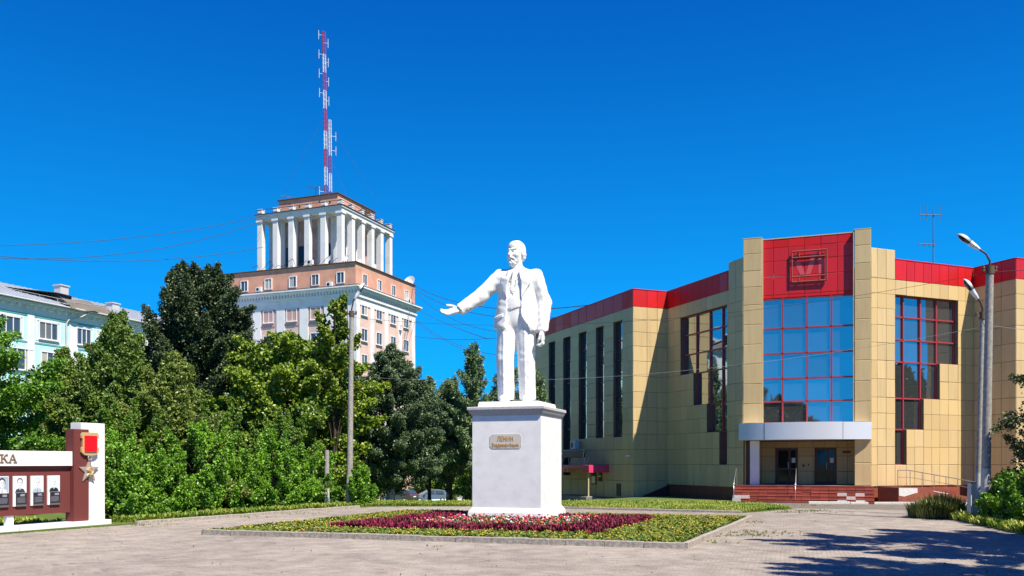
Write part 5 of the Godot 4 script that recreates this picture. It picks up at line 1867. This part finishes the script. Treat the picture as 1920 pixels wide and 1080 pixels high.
# prof(t) gives the crown's half width at height t (0 bottom, 1 top) as a share of RADIUS
func prof(kind: String, t: float) -> float:
	match kind:
		"round": return sqrt(maxf(0.0, 1.0 - pow(absf(2.0 * t - 0.9) / 1.1, 2.2)))
		"oval": return pow(sin(PI * clampf(0.08 + t * 0.88, 0, 1)), 0.65)
		"pine": return pow(1.0 - t, 0.8) * smoothstep(-0.25, 0.2, t)
		"cone": return pow(1.0 - t, 0.75) * smoothstep(-0.12, 0.12, t)
		"spire": return (pow(1.0 - t, 0.9) * 0.9 + 0.1 * (1.0 - t)) * smoothstep(-0.2, 0.1, t)
		"flame": return pow(sin(PI * clampf(0.1 + pow(t, 0.8) * 0.9, 0, 1)), 0.8)
		"hedge": return sqrt(maxf(0.0, 1.0 - pow(t, 3.0)))
	return 1.0

func tree(o: Node3D, h: float, base: float, radius: float, kind: String, lobes: int, per: int, spray: Mesh, mat: String, dark: Color, light: Color, size: float, trunk := 0.2, lobe_r := 0.3, white := 0.0, squash := Vector2(1, 1), droop := 0.0) -> void:
	var trs := []
	var cols := []
	var tips := []
	# how the boughs of this kind grow: outwards, upwards, length, flatness, hang of the tip
	var g: Array = {"hedge": [0.5, 1.0, 2.6, 1.0, 0.0], "oval": [0.7, 0.8, 1.9, 0.9, 0.0], "cone": [0.65, 0.75, 2.2, 1.0, 0.06], "round": [0.9, 0.4, 2.0, 0.55, 0.1], "flame": [0.95, 0.3, 2.1, 0.7, 0.12], "pine": [1.0, 0.5, 2.9, 0.42, -0.10]}[kind]
	for i in lobes:
		var t := (i + rng.randf()) / lobes
		t = pow(t, 0.85) if kind in ["cone", "pine", "flame"] else t
		var pr := prof(kind, t)
		var az := i * 2.399963 + rng.randf() * 0.6
		var rr := radius * pr * sqrt(rng.randf_range(0.10, 1.0)) * 0.93
		var out := Vector3(cos(az) * squash.x, 0, sin(az) * squash.y)
		var c := out * rr + Vector3(0, base + (h - base) * t * 0.94 - droop * rr, 0)
		var lr := radius * lobe_r * rng.randf_range(0.8, 1.5) * (0.4 + 0.6 * pr)
		var dir: Vector3 = (out * g[0] * (0.25 + rr / radius) + Vector3(0, g[1] * (0.6 + 0.7 * t), 0) + Vector3(rng.randfn(), rng.randfn(), rng.randfn()) * 0.22).normalized()
		tips.append([c, lr])
		var tone := rng.randf()
		var n := int(per * clampf(pow(lr / (radius * lobe_r), 1.6), 0.25, 1.9))
		var L: float = lr * g[2]
		for k in n:
			var u := pow(rng.randf(), 0.85)
			var sp := lr * (0.62 * pow(1.0 - u, 0.75) + 0.07)
			var off := Vector3(rng.randfn(), rng.randfn() * g[3], rng.randfn())
			off = off.normalized() * sp * pow(rng.randf_range(0.15, 1.0), 0.5)
			var q := c + dir * (u - 0.35) * L + off - Vector3(0, g[4] * u * u * L, 0)
			if q.y < base * 0.6 + 0.08: continue
			var s := size * (1.08 - 0.5 * u) * rng.randf_range(0.7, 1.2)
			trs.append(Transform3D(rb() * Basis.from_scale(Vector3.ONE * s), q))
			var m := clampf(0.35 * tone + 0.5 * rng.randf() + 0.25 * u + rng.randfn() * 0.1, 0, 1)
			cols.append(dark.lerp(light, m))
	if trunk > 0.0:
		var b := MB.new()
		var top := base + (h - base) * 0.72
		var pts := []
		var rad := []
		var bend := Vector3(rng.randfn() * 0.15, 0, rng.randfn() * 0.15)
		for i in 9:
			var t := i / 8.0
			pts.append(Vector3(0, -0.3 + (top + 0.3) * t, 0) + bend * sin(t * 5.0) * 0.6)
			rad.append(trunk * lerpf(1.25 if i == 0 else 1.0, 0.28, t))
		b.tube(pts, rad, 9)
		var step := maxi(1, tips.size() / 22)
		for i in range(0, tips.size(), step):
			var c: Vector3 = tips[i][0]
			var f := clampf((c.y * 0.62) / top, 0.12, 0.95)
			var s: Vector3 = pts[clampi(int(f * 8.0), 0, 8)]
			b.tube([s, s.lerp(c, 0.5) + Vector3(0, (c - s).length() * 0.08, 0), c], [trunk * lerpf(0.5, 0.2, f), trunk * 0.2, 0.015], 6, false)
		kid(o, "trunk", b.mesh(), M.bark)
		if white > 0.0:
			b = MB.new()
			b.tube([Vector3(0, -0.25, 0), Vector3(0, 0.0, 0), bend * sin(0.6) * 0.3 + Vector3(0, white, 0)], [trunk * 1.3, trunk * 1.2, trunk * 1.02], 10)
			kid(o, "whitewash", b.mesh(), M.whitewash)
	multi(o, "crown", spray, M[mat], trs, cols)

func build_trees() -> void:
	var broad := leaf_spray(15, 0.52, 1)
	var fine := leaf_spray(20, 0.42, 2)
	var maple := leaf_spray(13, 0.66, 3)
	var bush_leaf := leaf_spray(13, 0.56, 6)
	var scale_leaf := leaf_spray(24, 0.42, 4, 1.5)
	var needles := leaf_spray(30, 0.8, 5, 1.0, true)
	var o: Node3D
	# ---- left group, behind the honour board
	o = thing("tree", "bright green tree with layered boughs behind the honour board at the edge", "tree", W(-22.1, 33.0, 0.0), 0.3)
	tree(o, 8.4, 0.4, 4.3, "round", 74, 110, broad, "leaf", Color(0.04, 0.13, 0.012), Color(0.18, 0.38, 0.03), 0.30, 0.16, 0.28, 0.0, Vector2(1, 1), 0.12)
	o = thing("cypress_tree", "tall feathery conical evergreen before the turquoise block", "tree", W(-17.4, 38.5, 0.0), 0.1)
	tree(o, 8.7, 0.2, 3.3, "cone", 84, 105, scale_leaf, "leaf", Color(0.05, 0.115, 0.016), Color(0.20, 0.31, 0.055), 0.28, 0.16, 0.29)
	o = thing("cypress_tree", "slim pale evergreen with a thin tip beside the bright layered tree", "tree", W(-20.6, 40.0, 0.0), 0.7)
	tree(o, 7.3, 0.2, 2.5, "cone", 64, 85, scale_leaf, "leaf", Color(0.06, 0.14, 0.018), Color(0.26, 0.37, 0.06), 0.26, 0.13, 0.28)
	o = thing("cypress_tree", "broad brownish green evergreen standing nearest the dark lime tree", "tree", W(-14.7, 37.6, 0.0), 1.7)
	tree(o, 6.8, 0.2, 3.2, "cone", 76, 95, scale_leaf, "leaf", Color(0.055, 0.115, 0.016), Color(0.24, 0.31, 0.055), 0.28, 0.15, 0.27)
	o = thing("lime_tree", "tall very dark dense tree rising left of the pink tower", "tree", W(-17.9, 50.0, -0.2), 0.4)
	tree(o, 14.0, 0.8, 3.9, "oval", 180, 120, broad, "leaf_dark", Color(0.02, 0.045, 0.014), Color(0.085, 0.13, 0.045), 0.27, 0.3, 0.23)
	o = thing("maple_tree", "large yellow green maple in front of the pink tower", "tree", W(-12.1, 48.2, -0.1), 1.1)
	tree(o, 9.6, 0.4, 4.4, "round", 96, 92, maple, "leaf", Color(0.045, 0.12, 0.012), Color(0.28, 0.39, 0.03), 0.34, 0.24, 0.25)
	for q in [[-10.5, 45.3, 10.9, 1.05, "tall leading shoot"]]:
		o = thing("maple_tree", "slender maple top standing up beside the lamp post before the tower", "tree", W(-9.5, 46.9, 0.0), 0.2)
		tree(o, 11.3, 4.5, 1.2, "oval", 22, 62, maple, "leaf", Color(0.06, 0.14, 0.012), Color(0.25, 0.32, 0.025), 0.30, 0.13, 0.42)
	# ---- middle
	o = thing("spruce_tree", "dense dark conical tree with a whitewashed trunk behind the lamp post", "tree", W(-7.4, 53.0, -0.35), 0.9)
	tree(o, 9.9, 0.9, 3.1, "flame", 112, 110, fine, "leaf_dark", Color(0.03, 0.07, 0.028), Color(0.135, 0.21, 0.09), 0.28, 0.22, 0.24, 1.3)
	var pines := [[-5.9, 62.0, 9.4, 1.7, "short feathery pine between the dark conical tree and the pedestal"], [-4.2, 59.0, 8.9, 1.6, "blue green pine with open tufts nearest the pedestal"], [-4.9, 66.0, 9.9, 1.8, "thin pine with an upright leader behind the other pines"], [-2.6, 57.0, 10.9, 2.0, "tall pine just behind the statue's outstretched hand"], [-0.4, 60.0, 10.6, 2.2, "tall pine hidden mostly by the statue's legs"], [1.5, 57.0, 9.2, 1.7, "pine showing between the statue and the long wing"]]
	for q in pines:
		o = thing("pine_tree", q[4], "tree", W(q[0], q[1], ground_y(q[0], q[1])), rng.randf() * 3.0, "pines behind the pedestal")
		tree(o, q[2] - 0.4, 1.8, q[3] * 1.1, "pine", 44, 32, needles, "leaf_dark", Color(0.055, 0.125, 0.055), Color(0.21, 0.31, 0.12), 0.36, 0.14, 0.28)
	var backs := [[-2.2, 78.0, 4.0, 2.6, "round", "low sunlit bush on the far lawn behind the pines"], [1.2, 84.0, 5.0, 3.2, "round", "sunlit leafy tree on the far lawn behind the pedestal"], [-16.0, 88.0, 8.0, 4.4, "round", "leafy tree at the foot of the pink tower"], [-9.0, 116.0, 8.0, 4.0, "round", "leafy tree far behind the parked cars"]]
	for q in backs:
		o = thing("tree", q[5], "tree", W(q[0], q[1], ground_y(q[0], q[1])), rng.randf() * 3.0)
		tree(o, q[2], 0.2, q[3], q[4], 50, 70, broad, "leaf", Color(0.08, 0.17, 0.016), Color(0.26, 0.36, 0.04), 0.5, 0.2, 0.3)
	# ---- clipped-by-nobody hedge along the kerb: each shrub by itself
	var hedge := [[-14.5, 31.8, 3.0, 1.3, "shrub of the hedge touching the honour board's white pillar"], [-13.9, 33.9, 2.5, 1.4, "second shrub of the hedge from the honour board"], [-12.7, 35.6, 3.7, 1.45, "third shrub of the hedge, tall and pale, from the honour board"], [-11.7, 37.4, 2.5, 1.25, "fourth shrub of the hedge from the honour board"], [-10.7, 38.7, 3.6, 1.35, "shrub in the middle of the hedge with a dark hollow under it"], [-10.0, 40.5, 2.7, 1.2, "shrub of the hedge before the short concrete stump"], [-9.5, 42.6, 2.6, 1.05, "shrub of the hedge wrapped round the lamp post"], [-7.35, 42.6, 1.9, 0.62, "last small bright shrub of the hedge past the lamp post"], [-15.8, 35.6, 4.4, 1.9, "tall back shrub behind the hedge's second shrub"], [-13.4, 39.2, 4.6, 2.0, "tall back shrub under the dark lime tree"], [-11.2, 42.0, 4.3, 1.9, "tall back shrub under the maple"]]
	for q in hedge:
		o = thing("shrub", q[4], "shrub", W(q[0], q[1], 0.0), rng.randf() * 3.0, "shrubs of the hedge along the kerb")
		var back: bool = q[2] > 4.0
		tree(o, q[2], 0.12, q[3], "hedge", 30, 66, bush_leaf, "leaf", Color(0.035, 0.12, 0.012) if not back else Color(0.05, 0.11, 0.012), Color(0.25, 0.50, 0.035) if not back else Color(0.20, 0.36, 0.033), 0.20, 0.06, 0.30)
	# ---- right edge
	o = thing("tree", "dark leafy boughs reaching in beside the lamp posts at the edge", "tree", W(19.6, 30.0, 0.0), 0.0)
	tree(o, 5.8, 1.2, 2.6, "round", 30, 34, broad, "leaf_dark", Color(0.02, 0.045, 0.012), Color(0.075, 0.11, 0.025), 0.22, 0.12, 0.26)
	var rb_ := [[17.1, 30.0, 1.55, 0.75, "bright leafy bush at the foot of the front lamp post"], [17.0, 28.0, 1.75, 1.0, "bright broad leaved bush nearest the pavement's shaded edge"], [18.6, 28.8, 2.0, 1.2, "tall bright bush at the edge behind the other bushes"], [16.6, 25.6, 0.8, 0.8, "low dark shaded bush at the pavement's edge"]]
	for q in rb_:
		o = thing("bush", q[4], "bush", W(q[0], q[1], 0.0), rng.randf() * 3.0)
		tree(o, q[2], 0.05, q[3], "hedge", 26, 55, maple, "leaf", Color(0.05, 0.15, 0.014), Color(0.21, 0.40, 0.03), 0.22, 0.04, 0.36)
	for q in [[16.6, 33.6, 0.75, "rounded clump of dry tall grass beside the lamp posts"], [15.9, 33.0, 0.6, "smaller clump of tall grass at the tip of the verge"]]:
		var trs := []
		var cols := []
		for i in 520:
			var a := rng.randf() * TAU
			var r := sqrt(rng.randf()) * 0.72
			var h: float = q[2] * (1.25 - 0.5 * r) * rng.randf_range(0.6, 1.2)
			trs.append(Transform3D(Basis(Vector3.UP, rng.randf() * TAU).scaled(Vector3(0.35, h, 0.35)), Vector3(cos(a) * r, 0.0, sin(a) * r)))
			cols.append(Color(0.08, 0.13, 0.02).lerp(Color(0.24, 0.23, 0.07), rng.randf()))
		o = thing("grass_clump", q[3], "grass clump", W(q[0], q[1], 0.04))
		multi(o, "blades", tuft(7, 9, 0.7, 0.1), M.leaf, trs, cols)
	# ---- trees beside and behind the photographer: they throw the shade on the pavement and stand mirrored in the windows
	var shade := [[15.0, 16.8, 13.5, 3.3], [16.9, 20.6, 10.5, 2.7], [12.4, 11.2, 12.5, 3.2], [19.0, 17.5, 11.0, 3.4]]
	var words := ["leafy tree nearest the shaded pavement, outside the view", "leafy tree behind the bushes, outside the view", "tall leafy tree close to the viewer's side of the pavement", "tall leafy tree in the second row beside the pavement"]
	for i in shade.size():
		var q: Array = shade[i]
		o = thing("tree", words[i], "tree", W(q[0], q[1]), i * 1.3)
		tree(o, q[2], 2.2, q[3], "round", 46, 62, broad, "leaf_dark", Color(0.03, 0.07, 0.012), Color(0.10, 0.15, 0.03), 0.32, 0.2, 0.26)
	var far := [[-31.0, -44.0, 17.0, 6.5, "broad tree across the square, mirrored in the curtain wall"], [-23.5, -47.0, 12.5, 4.2, "second tree across the square, mirrored in the curtain wall"], [-40.0, -40.0, 12.0, 5.0, "third tree across the square, mirrored in the curtain wall"], [47.0, 36.0, 10.6, 3.6, "tall tree beyond the sunny wing, mirrored in its stepped window"]]
	for q in far:
		o = thing("tree", q[4], "tree", W(q[0], q[1]), rng.randf() * 3.0)
		tree(o, q[2], 1.0, q[3], "round", 90, 75, broad, "leaf_dark", Color(0.025, 0.055, 0.012), Color(0.08, 0.12, 0.028), 0.75, 0.3, 0.26)

# ---------------------------------------------------------------- lamp posts, wires, cars
func lamp_post(label: String, at: Vector3, h: float, r0: float, r1: float, lean: Vector3, arm: Array, yaw: float, white := 1.6) -> void:
	var o := thing("street_lamp", label, "street lamp", at)
	var b := MB.new()
	b.tube([Vector3(0, -0.3, 0), lean * 0.5 + Vector3(0, h * 0.5, 0), lean + Vector3(0, h, 0)], [r0, (r0 + r1) * 0.5, r1], 14)
	kid(o, "pole", b.mesh(), M.pole_concrete)
	if white > 0:
		b = MB.new()
		b.tube([Vector3(0, -0.2, 0), lean * (white / h) + Vector3(0, white, 0)], [r0 + 0.006, lerpf(r0, r1, white / h) + 0.006], 14)
		kid(o, "whitewash", b.mesh(), M.whitewash)
	var top := lean + Vector3(0, h, 0)
	b = MB.new()
	b.tube([top + Vector3(0, -0.12, 0), top + Vector3(0, 0.16, 0)], [r1 + 0.03], 10)
	b.box(top + Vector3(0, 0.02, 0), Vector3(0.5, 0.07, 0.07))
	for s in [-1, 1]: b.lathe(top + Vector3(s * 0.22, 0.05, 0), [[0.04, 0.0], [0.05, 0.05], [0.03, 0.12], [0.0, 0.13]], 8)
	kid(o, "bracket", b.mesh(), M.rust)
	var t := Basis(Vector3.UP, yaw)
	var pts := []
	for q in arm: pts.append(top + t * Vector3(q[0], q[1], 0))
	b = MB.new()
	b.tube(pts, [0.036], 8)
	kid(o, "arm", b.mesh(), M.dark_metal)
	# cobra head: neck, then a flattened shell with a glass bowl beneath
	var e: Vector3 = pts[-1]
	var d: Vector3 = (pts[-1] - pts[-2]).normalized()
	var side := d.cross(Vector3.UP).normalized()
	var bs := Basis(side, side.cross(d) * -1.0 if false else d.cross(side) * -1.0, d)
	b = MB.new()
	b.lathe(e, [[0.05, -0.05], [0.085, 0.1], [0.10, 0.28], [0.12, 0.36]], 12, Basis(side, d, side.cross(d)))
	var hd := kid(o, "lamp_neck", b.mesh(), M.alu)
	b = MB.new()
	var n := 12
	var up := side.cross(d)
	if up.y < 0: up = -up
	var c := e + d * 0.60
	for i in n:
		for j in 6:
			var v := []
			var nn := []
			for q in [[i, j], [i + 1, j], [i + 1, j + 1], [i, j + 1]]:
				var a: float = TAU * q[0] / n
				var f: float = PI * 0.5 * q[1] / 6.0
				var w := d * cos(a) * cos(f) * 0.30 + side * sin(a) * cos(f) * 0.18 + up * sin(f) * 0.13
				v.append(c + w)
				nn.append(w.normalized())
			if (v[1] - v[0]).cross(v[2] - v[0]).dot(nn[0]) < 0 or (j == 5 and (v[1] - v[0]).cross(v[3] - v[0]).dot(nn[0]) < 0):
				v.reverse()
				nn.reverse()
			b.trin(v[0], v[1], v[2], nn[0], nn[1], nn[2])
			b.trin(v[0], v[2], v[3], nn[0], nn[2], nn[3])
	kid(o, "lamp_head", b.mesh(), M.win_frame)
	b = MB.new()
	for i in n:
		var a0 := TAU * i / n
		var a1 := TAU * (i + 1) / n
		var p0 := c + d * cos(a0) * 0.275 + side * sin(a0) * 0.16
		var p1 := c + d * cos(a1) * 0.275 + side * sin(a1) * 0.16
		b.tri(c - up * 0.09, p1.lerp(c, 0.35) - up * 0.07, p0.lerp(c, 0.35) - up * 0.07)
		b.quad(p0.lerp(c, 0.35) - up * 0.07, p1.lerp(c, 0.35) - up * 0.07, p1, p0)
	kid(o, "lamp_glass", b.mesh(), M.glass_dark)

func wire(label: String, a: Vector3, b_: Vector3, sag: float, r := 0.012, mat := "cable") -> void:
	var b := MB.new()
	var pts := []
	for i in 25:
		var t := i / 24.0
		pts.append(a.lerp(b_, t) - Vector3(0, sag * 4.0 * t * (1.0 - t), 0))
	b.tube(pts, [r], 5)
	tag(kid(self, "overhead_cable", b.mesh(), M[mat]), label, "cable", "overhead cables")

func build_lamps_and_wires() -> void:
	lamp_post("weathered concrete lamp post with a short upright arm beside the hedge", Vector3(-8.05, 0, -43.0), 9.45, 0.17, 0.105, Vector3(0.12, 0, 0), [[0, 0], [0.0, 0.25], [0.08, 0.65], [0.18, 0.82]], 0.4, 1.5)
	lamp_post("thick concrete lamp post in front of the other, beside the bright bush", Vector3(16.86, 0, -31.0), 8.95, 0.165, 0.125, Vector3(0.18, 0, 0), [[0, 0], [0, 0.35], [-0.12, 0.62], [-0.36, 0.82]], -0.35, 1.9)
	lamp_post("slimmer lamp post behind the thick one, its bulb just above the wires", Vector3(17.93, 0, -33.5), 7.75, 0.10, 0.085, Vector3(0.2, 0, 0), [[0, 0], [0, 0.3], [-0.07, 0.55], [-0.18, 0.72]], -0.3, 1.7)
	var o := thing("prop_post", "short whitewashed prop post leaning on the thick lamp post", "post", Vector3(16.55, 0, -31.3), 0.2)
	var b := MB.new()
	b.hexa(Vector3(0, 0.62, 0), Vector3(0.24, 1.5, 0.22), Vector3(0.2, 1.5, 0.18))
	kid(o, "shaft", b.mesh(), M.whitewash)
	b = MB.new()
	b.box(Vector3(0, 1.39, 0), Vector3(0.22, 0.05, 0.2))
	kid(o, "cap", b.mesh(), M.concrete)
	o = thing("concrete_stump", "short bare concrete post standing in the hedge", "post", Vector3(-8.95, 0, -42.0), 0.2)
	b = MB.new()
	b.tube([Vector3(0, -0.2, 0), Vector3(0.0, 2.72, 0)], [0.13, 0.115], 12)
	kid(o, "shaft", b.mesh(), M.pole_concrete)
	b = MB.new()
	b.tube([Vector3(0, -0.2, 0), Vector3(0, 1.2, 0)], [0.136, 0.127], 12)
	kid(o, "whitewash", b.mesh(), M.whitewash)
	# wires
	var Lp := Vector3(-7.93, 9.3, -43.0)
	var Rp := Vector3(17.04, 8.9, -31.0)
	var T := Vector3(-33.0, 34.5, -116.0)
	wire("cable from the colonnade's far corner, the upper of two to the edge", T + Vector3(0, 0.6, 0), Vector3(-62, 24.2, -88), 1.4, 0.03)
	wire("cable from the colonnade's far corner, the lower of two to the edge", T, Vector3(-60, 23.2, -86), 2.6, 0.03)
	wire("nearly level cable from the foot of the colonnade to the edge", Vector3(-33.2, 30.9, -116.0), Vector3(-62, 24.4, -88), 1.9, 0.03)
	wire("upper cable from the tower's sunny corner towards the long wing's roof", Vector3(-14.1, 27.5, -124.2), Vector3(9.0, 13.0, -56.5), 2.0, 0.035)
	wire("second cable from the tower's sunny corner towards the long wing's roof", Vector3(-14.1, 27.0, -124.2), Vector3(9.0, 12.6, -57.5), 2.3, 0.03)
	wire("third cable from the tower's sunny corner towards the long wing's roof", Vector3(-14.0, 26.5, -124.3), Vector3(9.0, 12.8, -58.5), 3.6, 0.025)
	wire("steep cable from the tower's sunny side down behind the statue", Vector3(-13.9, 24.4, -124.5), Vector3(-1.8, 11.5, -66.0), 0.3, 0.026)
	wire("lower steep cable from the tower's sunny side down behind the pines", Vector3(-13.9, 22.4, -124.5), Vector3(-2.2, 10.2, -66.0), 0.5, 0.022)
	wire("level cable crossing behind the statue's hand", Vector3(-13.9, 20.2, -124.5), Vector3(5.0, 19.0, -110.0), 0.8, 0.03)
	wire("sagging cable below the level one behind the statue's hand", Vector3(-13.9, 22.6, -124.5), Vector3(6.0, 16.0, -105.0), 2.6, 0.026)
	wire("dark cable between the left and right lamp posts, the higher one", Lp, Rp, 1.0, 0.007)
	wire("pale cable between the left and right lamp posts, the lower one", Lp - Vector3(0, 2.9, 0), Rp - Vector3(0, 1.9, 0), 0.9, 0.006, "cable_pale")
	wire("short cable from the thick lamp post to the slimmer one", Rp - Vector3(0, 1.6, 0), Vector3(18.13, 7.6, -33.5), 0.3, 0.011)
	wire("cable leaving the thick lamp post past the sunny wing", Rp, Vector3(30, 10.2, -26), 0.4, 0.011)
	wire("pale lower cable leaving the thick lamp post past the sunny wing", Rp - Vector3(0, 1.9, 0), Vector3(30, 6.6, -28), 0.5, 0.008, "cable_pale")

func build_cars() -> void:
	car("dark grey hatchback parked under the dark conical tree", W(-12.6, 97.0, ground_y(-12.6, 97.0)), 2.65, [0.07, 0.075, 0.085], false)
	car("light blue grey hatchback parked nearest the pines", W(-9.4, 99.0, ground_y(-9.4, 99.0)), 0.35 + PI, [0.12, 0.19, 0.30], false)
	car("white car parked behind the trees by the pedestal", W(-4.6, 104.0, ground_y(-4.6, 104.0)), 0.2, [0.6, 0.61, 0.62], true)

# x is the way the car faces
func car(label: String, at: Vector3, yaw: float, paint: Array, saloon: bool) -> void:
	var o := thing("parked_car", label, "car", at, yaw, "cars parked behind the trees")
	var pm := mt("car_paint_" + label.left(5), paint, 0.3, 0.3)
	pm.clearcoat_enabled = true
	var side := [[-2.05, 0.45], [-2.1, 0.85], [-1.95, 1.0], [1.0, 0.98], [1.75, 0.85], [2.05, 0.7], [2.1, 0.42], [1.75, 0.3], [-1.8, 0.3]]
	var cabin := [[-1.95 if not saloon else -1.35, 0.98], [-1.6 if not saloon else -0.85, 1.42], [-1.0, 1.5], [0.1, 1.49], [1.05, 0.98]]
	var b := MB.new()
	for s in [[side, 0.87, 0.80, 1.0], [cabin, 0.82, 0.60, 1.52]]:
		var ps := []
		for q in s[0]:
			var t := clampf((q[1] - (0.3 if s[0] == side else 0.98)) / 0.7, 0, 1)
			var w: float = lerpf(s[1], s[2], t)
			if absf(q[0]) > 1.9: w *= 0.9
			ps.append([Vector3(q[0], q[1], w), Vector3(q[0], q[1], -w)])
		var poly := PackedVector2Array()
		for q in s[0]: poly.append(Vector2(q[0], q[1]))
		var ids := Geometry2D.triangulate_polygon(poly)
		for i in range(0, ids.size(), 3):
			b.tri(ps[ids[i]][0], ps[ids[i + 1]][0], ps[ids[i + 2]][0])
			b.tri(ps[ids[i + 2]][1], ps[ids[i + 1]][1], ps[ids[i]][1])
		for i in ps.size():
			var j := (i + 1) % ps.size()
			b.quad(ps[j][0], ps[i][0], ps[i][1], ps[j][1])
	kid(o, "body", b.mesh(), pm)
	for s in [-1, 1]:
		b = MB.new()
		for q in [[[-1.55 if not saloon else -0.95, 1.03], [-1.35 if not saloon else -0.75, 1.38], [-0.5, 1.43], [-0.5, 1.03]], [[-0.42, 1.03], [-0.42, 1.43], [0.1, 1.42], [0.85, 1.03]]]:
			var v := []
			for e in q: v.append(Vector3(e[0], e[1], s * (lerpf(0.82, 0.66, (e[1] - 0.98) / 0.5) + 0.012)))
			b.quad(v[0], v[1], v[2], v[3])
		kid(o, "side_window", b.mesh(), M.pane_blue)
		b = MB.new()
		b.slab(Vector3(0.8, 1.02, s * 0.95), Vector3(0.14, 0.12, 0.2), 0.02)
		kid(o, "mirror", b.mesh(), pm)
		b = MB.new()
		b.box(Vector3(1.98, 0.68, s * 0.62), Vector3(0.18, 0.13, 0.3))
		kid(o, "headlight", b.mesh(), M.board_white)
		b = MB.new()
		b.box(Vector3(-2.02, 0.86, s * 0.66), Vector3(0.14, 0.2, 0.22))
		kid(o, "tail_light", b.mesh(), M.enamel_red)
		for x in [-1.3, 1.32]:
			b = MB.new()
			var t := Basis(Vector3.RIGHT, s * PI / 2)
			b.lathe(Vector3(x, 0.31, s * 0.7), [[0.2, 0.0], [0.31, 0.02], [0.31, 0.17], [0.2, 0.19]], 16, t)
			var wh := kid(o, "wheel", b.mesh(), M.dark_metal)
			b = MB.new()
			b.lathe(Vector3(x, 0.31, s * 0.7), [[0.2, 0.17], [0.06, 0.19], [0.0, 0.19]], 10, t)
			kid(wh, "rim", b.mesh(), M.alu)
	b = MB.new()
	b.quad(Vector3(0.15, 1.46, 0.56), Vector3(1.0, 1.0, 0.74), Vector3(1.0, 1.0, -0.74), Vector3(0.15, 1.46, -0.56))
	kid(o, "windscreen", b.mesh(), M.pane_blue)
	b = MB.new()
	var rx := -1.98 if not saloon else -1.38
	b.quad(Vector3(rx + 0.05, 1.05, 0.7), Vector3(rx + 0.35, 1.42, 0.56), Vector3(rx + 0.35, 1.42, -0.56), Vector3(rx + 0.05, 1.05, -0.7))
	kid(o, "rear_window", b.mesh(), M.pane_blue)
	b = MB.new()
	b.box(Vector3(-2.1, 0.72, 0), Vector3(0.04, 0.12, 0.5))
	kid(o, "number_plate", b.mesh(), M.board_white)
